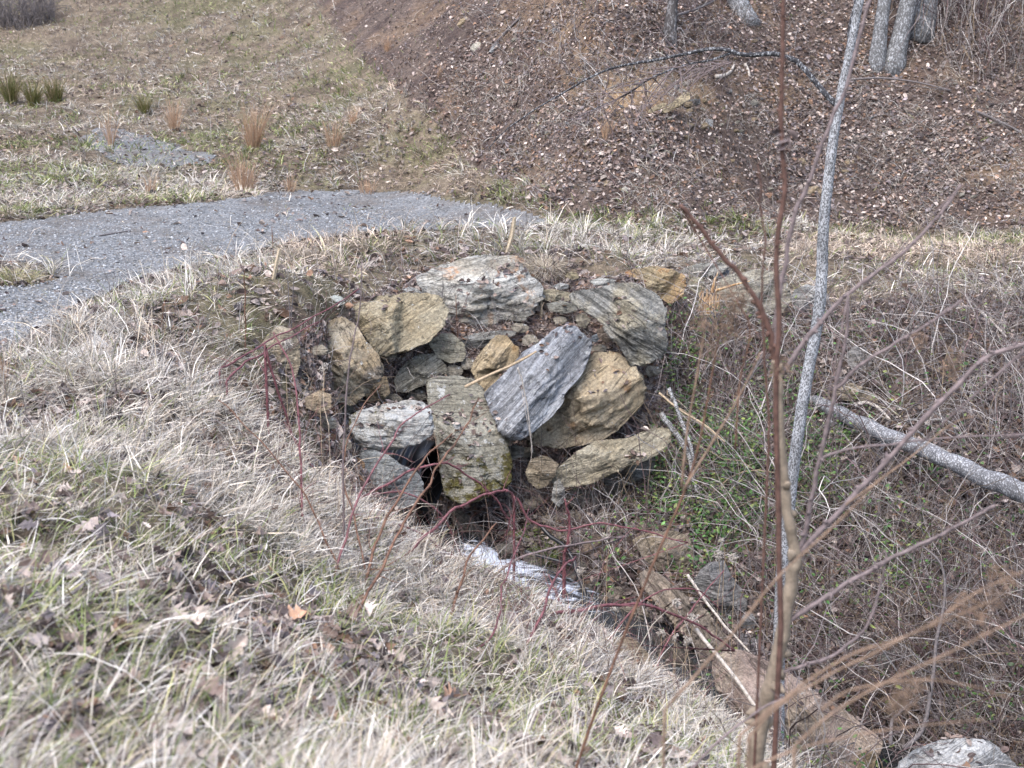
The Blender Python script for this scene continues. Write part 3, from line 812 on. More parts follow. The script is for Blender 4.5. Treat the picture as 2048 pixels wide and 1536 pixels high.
rk('rounded pitted stone on the bank below the tilted slab',
   [(1134,994),(1144,982),(1160,978),(1186,983),(1195,999),(1186,1014),(1150,1014),(1136,1008)], mat_rock('pitted_round_rock', (.30,.28,.24), (.25,.23,.19), None, 0, .1, strata=.2, seed=30), name='stone', cat='stone')
rk('grey stone in shade beneath the tilted slab among green leaves',
   [(1205,958),(1240,938),(1270,920),(1308,916),(1304,944),(1275,962),(1240,974),(1212,970)], mat_rock('shaded_grey_rock', (.25,.24,.22), (.20,.19,.17), None, 0, .1, seed=31), Y=14.0)
rk('flat small slab in the gap beside the mossy hulk',
   [(1012,896),(1030,890),(1048,896),(1046,912),(1022,920),(1012,912)], mat_rock('gap_slab_rock', (.26,.24,.2), (.2,.18,.15), None, 0, .1, seed=32), name='stone', cat='stone', Y=14.0, sub=4)
rk('tan boulder sunk in straw grass at the far end of the wall',
   [(516,700),(535,675),(556,656),(584,664),(598,690),(598,730),(585,765),(556,772),(532,748)], mat_rock('sunk_tan_rock', (.335,.285,.21), (.28,.24,.185), None, 0, .2, seed=33), depth=.6)
rk('small tan stone in dead grass below the sunk tan boulder',
   [(610,797),(638,782),(662,790),(661,814),(640,826),(614,816)], mat_rock('grass_tan_rock', (.34,.27,.19), (.29,.24,.18), None, 0, .1, seed=34), name='stone', cat='stone', Y=12.5)
rk('greenish upright stone among bramble stems on the grass bank',
   [(582,862),(592,848),(604,862),(607,900),(596,922),(584,915)], mat_rock('greenish_rock', (.20,.19,.13), (.16,.15,.1), None, 0, .05, moss=.3, seed=35), name='stone', cat='stone')
rk('pointed buff stone standing alone in the dead grass bank',
   [(270,880),(274,862),(284,848),(293,862),(296,884),(284,894)], mat_rock('buff_point_rock', (.36,.32,.25), (.30,.26,.2), None, 0, .05, seed=36), name='stone', cat='stone', sub=4)
rk('flat cream slab at the edge of the water below the mottled boulder',
   [(782,1068),(800,1058),(832,1056),(860,1066),(878,1080),(872,1096),(836,1098),(800,1088)], mat_rock('cream_slab_rock', (.42,.37,.28), (.36,.31,.23), None, 0, .1, rot=R_(0,-15,0), strata=.4, seed=37), Y=12.7, depth=.5, facets=[(0,-.9,.3),(0,.5,.3)], tilt=1.0)
rk('dark wet slab slanting beside the pipe outfall',
   [(902,1020),(915,1014),(935,1030),(962,1055),(984,1080),(990,1096),(975,1098),(950,1084),(922,1062),(906,1044)], mat_rock('dark_wet_rock', (.075,.065,.055), (.11,.095,.08), None, 0, 0, rot=R_(0,-40,0), strata=.5, seed=38), Y=13.3, depth=.6, off=.05)
rk('brown leaf-capped rock above the black hose loop',
   [(1164,1090),(1174,1076),(1192,1070),(1214,1078),(1217,1098),(1204,1114),(1182,1116),(1166,1104)], mat_rock('leafcap_brown_rock', (.14,.105,.08), (.19,.145,.11), None, 0, .05, seed=39), off=-.05)
rk('layered tan rock with dark top beside the stream, above the long ribbed one',
   [(1266,1082),(1284,1070),(1310,1065),(1350,1065),(1374,1074),(1384,1100),(1389,1128),(1381,1144),(1346,1142),(1318,1138),(1290,1116)], mat_rock('layered_tan_rock', (.255,.21,.15), (.195,.165,.135), (.31,.26,.18), .3, .06, rot=R_(0,35,0), strata=.6, seed=40), off=-.1, depth=.8, facets=[(-.3,-.9,.5),(.9,0,.55),(0,.4,.6)])
rk('dark grey smooth boulder hunched under the pale fluffy seed heads',
   [(1388,1168),(1402,1145),(1420,1128),(1448,1124),(1460,1150),(1474,1172),(1491,1194),(1492,1213),(1476,1230),(1462,1240),(1444,1243),(1424,1220),(1402,1192)], mat_rock('dark_smooth_rock', (.17,.168,.17), (.215,.21,.205), None, 0, .08, strata=.25, seed=41), off=-.15, depth=.85, facets=[(-.7,-.3,.5),(.5,.3,.6),(0,.9,.8)])
rk('long ribbed tan rock running down beside the hidden stream',
   [(1280,1152),(1300,1143),(1325,1152),(1356,1182),(1388,1206),(1413,1226),(1434,1250),(1446,1268),(1460,1300),(1440,1322),(1410,1328),(1384,1290),(1350,1250),(1312,1206),(1290,1180)], mat_rock('ribbed_tan_rock', (.30,.25,.20), (.245,.205,.17), (.36,.32,.27), .3, .1, rot=R_(0,-48,0), strata=.6, sscale=4, seed=42), off=-.30, depth=.8, facets=[(-.5,-.4,.5),(.7,.2,.6),(0,.1,.5)], ldir=(.6,-.8,0.1))
rk('grey cobble nestled between dark boulder and bramble slope',
   [(1478,1244),(1488,1230),(1502,1226),(1512,1240),(1506,1258),(1490,1264)], mat_rock('nestled_grey_rock', (.22,.225,.23), (.28,.28,.28), None, 0, .1, seed=43), name='stone', cat='stone', sub=4, off=-.1)
rk('flat grey-violet stone between the dark boulder and the pink-tan giant',
   [(1474,1276),(1490,1268),(1512,1278),(1528,1298),(1508,1308),(1482,1304)], mat_rock('violet_grey_rock', (.25,.235,.24), (.21,.195,.2), None, 0, .1, seed=44), name='stone', cat='stone', off=-.1)
rk('pink-tan giant boulder across the foot of the speckled sapling',
   [(1432,1345),(1440,1320),(1463,1306),(1500,1308),(1538,1326),(1575,1346),(1611,1374),(1650,1400),(1689,1426),(1720,1450),(1754,1474),(1750,1500),(1735,1530),(1690,1560),(1627,1545),(1570,1500),(1520,1470),(1484,1442),(1448,1388)],
   mat_rock('pink_tan_rock', (.30,.235,.205), (.345,.285,.225), (.40,.34,.26), .4, .14, rot=R_(0,-38,0), strata=.3, sscale=3, seed=45), off=-.55, depth=.85, facets=[(.15,-.7,.62),(-.2,.5,.55),(.9,.2,.85),(-.9,.0,.8)], ldir=(.6,.8,.1), rough=.7)
rk('big whitish-grey boulder with a tan right shoulder at the ravine bottom',
   [(1795,1540),(1806,1520),(1826,1505),(1850,1493),(1878,1484),(1908,1480),(1940,1481),(1966,1485),(1988,1494),(2012,1514),(2036,1540),(2040,1580),(1990,1625),(1900,1640),(1830,1610),(1798,1570)],
   mat_rock('whitish_grey_rock', (.42,.43,.44), (.33,.335,.34), (.30,.26,.19), .3, .34, rot=R_(0,30,0), strata=.3, seed=46), off=-.35, depth=.85, facets=[(.3,-.6,.6),(-.5,.3,.6),(.9,.1,.75)], rough=.7)
rk('tan boulder at the grassy lip beside the lower black hose',
   [(1226,1290),(1230,1276),(1262,1278),(1280,1290),(1294,1306),(1306,1338),(1288,1352),(1262,1352),(1238,1345)], mat_rock('lip_tan_rock', (.30,.245,.175), (.25,.2,.15), None, 0, .1, strata=.3, seed=47), off=-.1, depth=.8)
rk('wet black-brown rock with yellow algae streaks below the ribbed one',
   [(1308,1280),(1326,1262),(1350,1280),(1374,1310),(1390,1328),(1392,1346),(1364,1356),(1338,1348),(1318,1310)], mat_rock('algae_wet_rock', (.095,.082,.07), (.065,.058,.05), (.19,.135,.03), .35, 0, rot=R_(0,-45,0), strata=.5, seed=48), off=-.15, depth=.7)
rk('dark grey rock peeping from dead brush above the fallen log',
   [(1694,708),(1708,694),(1730,698),(1744,718),(1738,740),(1712,744),(1698,730)], mat_rock('peeping_grey_rock', (.17,.17,.17), (.22,.21,.2), None, 0, .1, seed=49), off=-.2, name='stone', cat='stone', sub=4)
rk('tan ledge rock just above the fallen log in the brush',
   [(1662,786),(1680,774),(1706,768),(1732,778),(1752,792),(1754,806),(1724,804),(1690,800)], mat_rock('brush_tan_rock', (.28,.235,.175), (.23,.19,.14), None, 0, .15, seed=50), depth=.6, off=-.2)
rk('grey-green humped stone under orange stems in the ravine',
   [(1752,1322),(1764,1306),(1786,1300),(1806,1312),(1810,1330),(1790,1342),(1764,1338)], mat_rock('humped_green_rock', (.20,.205,.185), (.25,.25,.23), None, 0, .1, moss=.1, seed=51), name='stone', cat='stone', sub=4)
rk('dark cobble by the lower edge of the pink-tan giant',
   [(1694,1244),(1704,1232),(1720,1234),(1728,1248),(1716,1258),(1700,1256)], mat_rock('dark_cobble_rock', (.20,.205,.215), (.25,.25,.255), None, 0, .1, seed=52), name='stone', cat='stone', sub=4)
rk('square tan block on its edge at the corner of the pink-tan giant',
   [(1712,1520),(1722,1508),(1744,1500),(1752,1516),(1744,1545),(1722,1550)], mat_rock('tan_block_rock', (.33,.265,.18), (.27,.21,.14), None, 0, .05, seed=53), name='stone', cat='stone', sub=4, off=-.3)
rk('small whitish cobble lying on the leaf-strewn hulking boulder',
   [(905,850),(912,842),(920,848),(919,858),(910,858)], mat_rock('white_cobble_rock', (.45,.45,.44), (.38,.38,.37), None, 0, .1, seed=54), name='stone', cat='stone', sub=4, Y=13.28)
rk('grey ledge stone peeking from leaves behind the blocky tan boulder',
   [(805,580),(818,574),(835,578),(848,588),(830,594),(812,592)], mat_rock('peek_ledge_rock', (.36,.37,.36), (.3,.3,.29), None, 0, .1, seed=55), name='stone', cat='stone', sub=4)
rk('small olive-tan round stone in straw behind the sharp-ridged boulder',
   [(1130,552),(1140,543),(1155,547),(1158,556),(1146,560)], mat_rock('olive_round_rock', (.27,.23,.15), (.22,.19,.13), None, 0, .05, seed=56), name='stone', cat='stone', sub=4)
rk('low grey flat stone on the straw crest behind the sharp-ridged boulder',
   [(1178,562),(1200,556),(1225,558),(1240,566),(1220,572),(1190,570)], mat_rock('crest_grey_rock', (.27,.275,.26), (.33,.33,.31), None, 0, .1, seed=57), name='stone', cat='stone', sub=4)
rk('pale grey flat stone in the leaves above the thin tan flat rock',
   [(1106,572),(1120,566),(1136,569),(1136,577),(1118,579)], mat_rock('pale_flat_rock', (.36,.36,.35), (.3,.3,.29), None, 0, .1, seed=58), name='stone', cat='stone', sub=4)
rk('teal-grey stone in swept grass behind the blocky tan boulder',
   [(656,598),(668,590),(684,594),(690,606),(674,614),(660,610)], mat_rock('teal_grey_rock', (.27,.30,.29), (.33,.35,.33), None, 0, .1, seed=59), name='stone', cat='stone', sub=4)

# ---- stones of the far hillside
_slab = mat_rock('buff_hill_slab', (.42,.355,.24), (.34,.28,.19), None, 0, .08, rot=R_(0,20,0), strata=.5, seed=60)
_hs = mat_rock('pale_hill_stone', (.40,.375,.32), (.33,.30,.25), None, 0, .1, strata=.3, seed=61)
_hs2 = mat_rock('grey_hill_stone', (.33,.335,.34), (.27,.27,.265), None, 0, .1, strata=.3, seed=62)
_hs3 = mat_rock('buff_hill_stone', (.38,.30,.20), (.30,.235,.155), None, 0, .05, strata=.3, seed=63)
rk('thick buff slab jutting from the bare clay of the hillside', [(1322,224),(1330,213),(1352,200),(1366,186),(1379,184),(1380,198),(1370,206),(1348,218),(1334,225)], _slab, name='stone', cat='stone', sub=4, off=-.45, depth=.9)
rk('thin buff slab lying beside the thick jutting one', [(1294,224),(1310,212),(1326,206),(1334,208),(1322,218),(1304,225)], _slab, name='stone', cat='stone', sub=4, off=-.4)
rk('oval buff rock high on the hill near the two leaning twigs', [(914,50),(920,40),(932,33),(937,40),(930,54),(919,58)], _hs3, name='stone', cat='stone', sub=4)
rk('whitish lump rock on the hill below the oval buff one', [(941,98),(946,88),(958,84),(968,92),(962,101),(948,103)], _hs, name='stone', cat='stone', sub=4)
rk('pale elongated stone next to the whitish lump rock', [(978,104),(984,94),(994,85),(1000,88),(994,100),(984,107)], _hs2, name='stone', cat='stone', sub=4)
rk('small white stone above the two-twig bank high on the hill', [(1102,62),(1108,56),(1118,57),(1120,65),(1108,68)], _hs2, name='stone', cat='stone', sub=4)
rk('bluish pale stone near the arched limb and trunks', [(1604,140),(1608,132),(1616,133),(1625,141),(1618,146),(1608,146)], _hs2, name='stone', cat='stone', sub=4)
rk('tan stone with a dark hollow left of the sapling on the hill', [(1592,326),(1596,318),(1606,316),(1614,326),(1612,335),(1598,333)], _hs3, name='stone', cat='stone', sub=4)
rk('tan oblong stone right of the sapling on the hill', [(1688,326),(1692,319),(1704,318),(1710,325),(1704,332),(1692,333)], _hs3, name='stone', cat='stone', sub=4)
rk('broad pale stone low on the hill touching the sapling trunk', [(1598,388),(1612,375),(1632,372),(1644,380),(1640,391),(1616,396)], _hs3, name='stone', cat='stone', sub=4)
rk('pale triangular stone on the mid hill under the slab', [(1402,252),(1412,238),(1426,240),(1424,252),(1410,258)], _hs2, name='stone', cat='stone', sub=4)
rk('round whitish stone near the foot of the hill', [(1242,380),(1248,373),(1258,376),(1260,384),(1248,387)], _hs, name='stone', cat='stone', sub=4)
rk('yellowish stone at the hill foot with a green sprig', [(1206,366),(1212,360),(1222,363),(1224,372),(1210,374)], _hs3, name='stone', cat='stone', sub=4)
_small = []
for i in range(150):
    px, py = (rng.normal(1300, 130), rng.normal(215, 60)) if i < 70 else (rng.uniform(1000, 2040), rng.uniform(20, 420))
    if not in_poly(HILL, px, py): continue
    h = cast(px, py)[0]
    if not np.isfinite(h).all(): continue
    _small.append(h)
_lib = []
for k in range(5):
    U, F = ICO[3]
    q = U * np.array([1, rng.uniform(.6, .9), rng.uniform(.35, .6)])
    q = q * (1 + (fbm(U * 1.6 + 9 * k, 3, k) - .5) * .7)[:, None]
    for _ in range(4):
        n = rng.normal(size=3); n /= np.linalg.norm(n); d = q @ n; lim = .62 * d.max()
        q = q - n * np.maximum(d - lim, 0)[:, None]
    _lib.append(make_mesh('hill_stone', q, F, [_hs, _hs2, _hs3, _hs3, _hs][k]))
for i, h in enumerate(_small):
    o = bpy.data.objects.new('hill_stone', _lib[i % 5]); COL.objects.link(o)
    s = rng.uniform(.03, .085) if i > 6 else rng.uniform(.08, .13)
    o.scale = (s, s, s); o.location = Vector(h + [0, 0, s * .15]); o.rotation_euler = (rng.normal(0, .4), rng.normal(0, .4), rng.uniform(0, 6.28))
    tag(o, 'small pale stone half buried in the leaf litter of the far hillside', 'stone', 'small stones scattered over the hillside')

_wm = mat_rock('wet_stream_stone', (.10,.09,.08), (.155,.14,.12), (.22,.19,.15), .3, .0, strata=.3, seed=70)
_wm2 = mat_rock('dry_stream_stone', (.27,.235,.19), (.21,.185,.155), None, 0, .08, strata=.3, seed=71)
for i, (px, py, w_, h_) in enumerate([(905,1100,34,20),(938,1128,30,22),(1012,1098,44,20),(1068,1128,40,24),(1105,1150,34,22),(1142,1160,40,26),(1180,1182,36,24),(1212,1206,48,28),(1250,1228,44,30),(1268,1250,36,28),(1236,1186,34,22),(1290,1222,30,22),(1100,1040,30,18),(1142,1032,34,20),(1206,1040,30,34),(1228,1062,26,18),(1290,1052,30,20),(1060,1010,30,18),(1400,1345,46,34),(1418,1300,30,24),(1160,1132,26,16),(1075,1000,22,18)]):
    r_ = np.random.default_rng(900 + i); a_ = np.sort(r_.uniform(0, 6.28, 9)); k_ = r_.uniform(.75, 1.1, 9)
    poly = [(px + math.cos(t) * w_ * .62 * q, py - math.sin(t) * h_ * .62 * q) for t, q in zip(np.linspace(0, 5.6, 9), k_)][::-1]
    rk('rough brown-grey stone wedged along the edge of the stream', poly, _wm if i in (1,2,3,4,5,6,7,18,20) else _wm2, name='stream_stone', cat='stone', group='rough stones lining the stream', sub=4, off=-.06)

_fm = mat_rock('drab_filler_stone', (.29,.26,.21), (.24,.22,.19), None, 0, .12, strata=.3, seed=72)
for i, (px, py, w_, h_) in enumerate([(908,742,34,20),(936,728,24,18),(880,808,34,22),(1062,682,28,22),(1040,655,30,18),(690,818,34,22),(655,846,36,24),(985,708,24,20),(1196,700,32,20),(1228,742,28,22),(1306,742,30,20),(1058,905,30,18),(785,800,36,20),(835,790,34,20),(775,712,30,16),(900,690,24,16),(1120,640,24,14),(640,700,30,20),(690,890,30,24),(1170,1000,26,16),(1290,968,36,22),(1230,980,36,22)]):
    r_ = np.random.default_rng(1900 + i); k_ = r_.uniform(.75, 1.1, 9)
    poly = [(px + math.cos(t) * w_ * .6 * q, py - math.sin(t) * h_ * .6 * q) for t, q in zip(np.linspace(0, 5.6, 9), k_)][::-1]
    rk('small drab stone filling a gap between the larger wall boulders', poly, _fm, name='gap_stone', cat='stone', group='small stones in the gaps of the boulder wall', sub=4)
# ------------------------------------------------------------------ culvert pipe
def frame_of(d):
    d = np.array(d, float); d /= np.linalg.norm(d)
    u = np.cross(d, [0, 0, 1.0]); u /= np.linalg.norm(u); return d, u, np.cross(u, d)
def ring_surface(center, d, prof, n=48):
    """surface of revolution: prof = list of (distance along d, radius)"""
    d, u, v = frame_of(d); a = np.arange(n) / n * 2 * np.pi
    ringv = np.cos(a)[:, None] * u + np.sin(a)[:, None] * v
    V = np.concatenate([center + d * s + ringv * r for s, r in prof])
    i, j = np.meshgrid(np.arange(len(prof) - 1), np.arange(n), indexing='ij')
    A = i * n + j; B = i * n + (j + 1) % n
    return V, np.stack([A, B, B + n, A + n], -1).reshape(-1, 4)
PIPE_C = at(866, 953, 13.55); PIPE_D = np.array([.93, -.34, -.06]); PIPE_R = .345
pipe = thing('culvert_pipe', 'black corrugated plastic culvert pipe pouring water out between the boulders', 'pipe', PIPE_C)
prof = []
s_ = 0.0
for k in range(9):
    for ds, r in ((0, 1), (.012, 1.0), (.022, .97), (.034, .915), (.052, .905), (.064, .915), (.076, .97), (.088, 1.0)):
        prof.append((-(.13 + k * .092 + ds), PIPE_R * r))
obj('corrugated_wall', *ring_surface(PIPE_C, PIPE_D, prof), M['plastic'], pipe, smooth=True)
obj('end_collar', *ring_surface(PIPE_C, PIPE_D, [(-.135, PIPE_R * .98), (-.125, PIPE_R * 1.02), (-.01, PIPE_R * 1.03), (0, PIPE_R * 1.02), (.003, PIPE_R * .98), (0, PIPE_R * .93), (-.02, PIPE_R * .90)]), M['plastic'], pipe, smooth=True)
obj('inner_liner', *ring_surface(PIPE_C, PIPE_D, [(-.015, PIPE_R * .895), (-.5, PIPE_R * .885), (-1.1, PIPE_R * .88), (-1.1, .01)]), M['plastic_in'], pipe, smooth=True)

# ------------------------------------------------------------------ stems, canes, saplings
def polyline(pts, Y, dY=0.0, k=6, jit=.0, seed=0):
    """pixel trail -> smooth world curve; Y at the first point, Y + dY at the last; a third value in a point overrides"""
    n = len(pts)
    seg = np.concatenate([[0], np.cumsum([math.hypot(pts[i+1][0]-pts[i][0], pts[i+1][1]-pts[i][1]) for i in range(n - 1)])])
    W = np.array([at(p[0], p[1], p[2] if len(p) > 2 else Y + dY * seg[i] / seg[-1]) for i, p in enumerate(pts)])
    C = spline(W, k)
    if jit:
        q = np.linspace(0, len(C) * .35, len(C))[:, None] * np.array([[1, 0, 0]]) + seed * 3.3
        C = C + jit * np.stack([fbm(q, 2, seed) - .5, fbm(q, 2, seed + 9) - .5, fbm(q, 2, seed + 17) - .5], -1)
    return C

def rad(px, Y): return px * .5 * Y / FPX

def rooted(C, sink=.04):
    """carries the foot of a curve down into the ground under it"""
    g = float(ground(C[0, 0], C[0, 1]))
    if C[0, 2] > g - .005:
        n = max(2, int((C[0, 2] - g) / .12) + 1)
        dirx = (C[0] - C[min(3, len(C)-1)]) * .0
        foot = np.linspace([C[0, 0], C[0, 1], g - sink], C[0], n + 1)[:-1]
        C = np.concatenate([foot, C])
    return C

def side_twigs(geo, C, R, n, L, seed, t0=.15, t1=1.0, r=.4, spread=.9, up=.25):
    rr = np.random.default_rng(seed + 500)
    T = np.gradient(C, axis=0); T /= np.linalg.norm(T, axis=1)[:, None] + 1e-9
    for k in range(n):
        i = int((t0 + (t1 - t0) * rr.random()) * (len(C) - 1))
        d = T[i] + rr.normal(0, spread, 3) * np.array([1, .8, 1]); d[2] += up; d /= np.linalg.norm(d)
        ll = L * rr.uniform(.4, 1.2); m = 6
        P = [C[i]]
        for q in range(m):
            d = d + rr.normal(0, .16, 3); d /= np.linalg.norm(d); P.append(P[-1] + d * ll / m)
        Ri = R[i] if np.ndim(R) else R
        geo.add(*tube(np.array(P), np.linspace(Ri * r, Ri * r * .4, m + 1), 4))

def cane(name, label, cat, pts, px, mat, group=None, Y=None, dY=0.0, twigs=0, tl=.2, tip=.45, jit=.02, seed=0, root=True, buds=0, n=5):
    if Y is None: Y = float(cast(pts[0][0], pts[0][1])[0, 1])
    C = polyline(pts, Y, dY, 6, jit, seed)
    if root: C = rooted(C)
    R = np.linspace(1, tip, len(C)) * rad(px, Y) * (1.3 if name == 'bramble_cane' else 1)
    if twigs or buds:
        o = thing(name, label, cat, C[0], group)
        g = Geo(); g.add(*tube(C, R, n))
        if name == 'bramble_cane':
            rr = np.random.default_rng(seed + 3)
            for k in range(len(C) * 2):
                i = rr.integers(0, len(C) - 1); d = rr.normal(0, 1, 3); d /= np.linalg.norm(d); P = C[i] + (C[i + 1] - C[i]) * rr.random()
                g.add(*tube([P, P + d * R[i] * 1.6, P + d * R[i] * 2.6 - [0, 0, R[i] * .6]], [R[i] * .6, R[i] * .3, R[i] * .08], 3, False))
        g.build('stem', mat, o)
        if twigs:
            g = Geo(); side_twigs(g, C, R, twigs, tl, seed); g.build('twig', mat, o)
        if buds:
            g = Geo(); rr = np.random.default_rng(seed)
            for k in range(buds):
                i = rr.integers(2, len(C)); d = rr.normal(0, 1, 3); d /= np.linalg.norm(d)
                P = C[i] + d * R[i]; g.add(*tube([P - d * R[i] * .6, P + d * R[i] * .5, P + d * R[i] * 1.5], [R[i] * .8, R[i] * .8, R[i] * .2], 5))
            g.build('bud', mat, o)
        return o
    V, F = tube(C, R, n)
    o = obj(name, V, F, mat, origin=C[0], smooth=True)
    return tag(o, label, cat, group)

BR = 'red bramble canes around the outfall'
def br(label, pts, px=5, mat='red', **kw):
    kw.setdefault('seed', next(_s)); kw.setdefault('twigs', 5); kw.setdefault('jit', .045)
    return cane('bramble_cane', label, 'bramble cane', pts, px, M[mat], BR, **kw)
br('red cane arching from the bank over the black pipe and dropping beyond it', [(619,1083),(700,1022),(760,975),(830,938),(880,926),(930,945),(990,1000),(1030,1060)], 6, Y=11.0, dY=1.2)
br('purple cane climbing steeply across the mottled boulder to the pipe top', [(660,1172),(690,1075),(722,990),(778,890),(832,828),(900,788)], 5, dY=.9)
br('brown cane rising past the pipe mouth from the leafy lip', [(720,1192),(752,1090),(800,990),(842,925),(905,868)], 6, 'brown', dY=.9)
br('tall yellow-brown cane slanting right from the grass to the mossy hulk', [(700,1240),(745,1170),(800,1060),(850,985),(880,930),(930,850),(960,790)], 6, 'brown', dY=1.2)
br('pinkish cane curling over into a hook left of the green grass tuft', [(800,1122),(860,1062),(922,1012),(980,986),(1018,984),(1027,1016),(1006,1082)], 6, dY=1.0)
br('dark upright cane with a bent tip standing in the bank grass', [(606,1062),(601,950),(598,835),(577,722),(546,662)], 5, dY=.5)
br('thick dark red cane crossing the bank brambles diagonally', [(528,690),(558,790),(590,880),(640,950),(700,1010)], 5, Y=10.6, dY=.2)
br('bold red cane rising through the pool view from the straw bank', [(925,1536),(990,1420),(1050,1300),(1082,1235),(1113,1155),(1150,1108)], 8, Y=7.2, dY=1.6)
br('long plum cane lying almost level over the stream to the ribbed rock', [(1000,1275),(1060,1243),(1150,1220),(1240,1208),(1310,1216),(1400,1252),(1470,1302)], 8, Y=9.3, dY=.9)
br('dark bare cane upright in front of the cream slab', [(902,1252),(920,1180),(942,1110),(992,1046)], 6, 'brown', dY=.4)
br('thin rosy cane wandering over the leaf-capped rock', [(1030,990),(1062,1040),(1132,1060),(1204,1050),(1284,1060),(1380,1086)], 5, Y=12.4, dY=.2)
br('grey-purple cane sweeping level above the white water', [(950,1192),(1020,1128),(1100,1100),(1200,1080),(1250,1074)], 6, 'mauve', Y=11.2, dY=.6)
br('knobbly pink cane standing upright right of the hook-shaped one', [(1128,1105),(1138,1080),(1137,1030),(1128,1000)], 7, Y=12.4)
br('thin red cane stretched over the sunk tan boulder toward the wall top', [(440,742),(480,714),(560,672),(655,619),(722,578)], 4, Y=11.0, dY=1.6)
br('second thin red cane parallel below the stretched one', [(450,760),(500,720),(570,680),(640,643)], 4, Y=10.8, dY=1.2)
br('short red cane leaning over the lip right of the pool', [(1180,1330),(1160,1260),(1120,1200),(1095,1150)], 5, Y=10.0, dY=.8)
br('purple cane hanging low across the front bank grass', [(560,1010),(640,1020),(720,1030),(820,1060),(900,1110),(980,1200)], 5, Y=9.6, dY=.6)
br('slender red cane in front of the white water with forked tip', [(960,1300),(1000,1230),(1010,1160),(1040,1080),(1060,1020)], 4, dY=1.2)
br('dull red cane bending left across the pipe collar', [(930,1130),(900,1060),(860,1010),(800,985),(700,1000),(640,1040)], 4, Y=11.6, dY=-.6)
br('straw-brown cane fanning left of the whitish boulder', [(690,1180),(655,1080),(600,980),(520,880),(440,800)], 4, 'brown', dY=.6)
br('fine brown cane forking over the mottled boulder', [(740,1190),(712,1060),(690,960),(700,860),(760,770)], 4, 'brown', dY=1.0)
br('deep purple cane over the ribbed rock toward the dark boulder', [(1300,1380),(1330,1290),(1390,1210),(1450,1140)], 4, Y=10.6, dY=.8)
br('reddish cane arched among the seed heads at the lip', [(1200,1310),(1240,1250),(1300,1190),(1390,1180),(1440,1220)], 4, Y=10.4, dY=.5)
br('wine-red cane lying across the bank between two dark uprights', [(450,960),(520,985),(600,1000),(690,990)], 5, Y=9.8, dY=.4)

ST = 'thin dead stems on the grassy crest'
def stm(label, pts, px=3, mat='twig', **kw):
    kw.setdefault('seed', next(_s)); kw.setdefault('twigs', 3); kw.setdefault('tl', .12)
    return cane('dry_stem', label, 'dry stem', pts, px, M[mat], ST if kw.pop('g', True) else None, **kw)
stm('straight dark stem standing alone in the swept grass', [(491,702),(491,640),(489,560),(489,545)], 4, 'brown')
stm('thin grey stem next to the sunk tan boulder', [(583,668),(585,600),(588,545)], 3)
stm('forked grey stem near the sunk tan boulder', [(577,672),(579,620),(574,560),(570,540)], 3)
stm('small bare shrublet branching in the swept grass near the gravel', [(322,660),(324,630),(330,600)], 3, 'brown', twigs=10)
stm('tall mauve stem passing in front of the rounded tan boulder', [(690,1120),(686,930),(690,846),(697,741),(711,663),(719,616),(724,520)], 5, 'mauve', twigs=5)
stm('brown twig standing on the litter slope left of the thin grey slab', [(918,740),(915,700),(915,650),(912,590)], 3, 'brown', twigs=8)
stm('dead stem before the banded boulder', [(882,690),(884,620),(886,560)], 2.5, 'twig')
stm('wiry stem on the litter slope by the drab stone', [(866,700),(852,640),(848,590)], 2.5, 'twig')
stm('slim twig on the grassy crest near the gravel edge', [(1250,520),(1262,490),(1290,470)], 2.5, 'twig')
stm('fine upright stem in the field by the gravel', [(548,520),(546,480),(544,452)], 2.5, 'brown')

# wooden stakes
def stake(label, pts, px, mat='stake', top=True):
    b = cast(pts[0][0], pts[0][1])[0]
    C = polyline(pts, float(b[1]), 0, 3)
    C[0] = C[0] - (C[1] - C[0]) * 1.5
    V, F = tube(C, rad(px, b[1]) * np.linspace(1.05, .95, len(C)), 5)
    tag(obj('wooden_stake', V, F, M[mat], origin=C[0]), label, 'stake')
stake('short weathered stake leaning in the grass by the gravel bend', [(547,558),(553,527),(560,497)], 8)
stake('tall pale bent stake standing behind the banded boulder', [(1010,518),(1016,498),(1025,470),(1029,435)], 8)
stake('thin pale stake standing in litter below the thin tan flat rock', [(1083,640),(1083,612),(1083,591)], 5)

# sticks and fallen branches
def stick(label, pts, px, mat, Y=None, dY=0, name='fallen_stick', cat='stick', twigs=0, tip=.6, lift=.02, lay=True, tl=.25, **kw):
    sd = next(_s)
    if Y is None and lay:
        h = cast([p[0] for p in pts], [p[1] for p in pts])
        ok = np.isfinite(h[:, 0])
        C = spline(h[ok] + [0, 0, lift], 6)
        Y = float(np.nanmean(h[:, 1]))
    else: C = polyline(pts, Y, dY, 6, .01, sd)
    R = np.linspace(1, tip, len(C)) * rad(px, Y)
    if twigs:
        o = thing(name, label, cat, C[0]); g = Geo(); g.add(*tube(C, R, 7)); g.build('stem', M[mat], o)
        g = Geo(); side_twigs(g, C, R, twigs, tl, sd, .3, 1); g.build('twig', M[mat], o)
    else:
        V, F = tube(C, R, 7); o = tag(obj(name, V, F, M[mat], origin=C[0], smooth=True), label, cat)
    return o
stick('straight tan stick lying across the ochre boulder onto the blue-grey one', [(930,774),(975,752),(1030,727),(1072,703)], 7, 'tanstick', Y=13.45, dY=.05)
stick('smooth bleached pole sloping over the pink-tan giant', [(1392,1258),(1410,1282),(1440,1318),(1472,1358),(1510,1412),(1548,1462)], 9, 'palestick', Y=10.35, dY=-.75, tip=.9)
stick('bleached thin pole sloping past the dark smooth boulder', [(1375,1150),(1400,1186),(1440,1240),(1475,1278),(1508,1314)], 7, 'palestick', Y=11.9, dY=-.6)
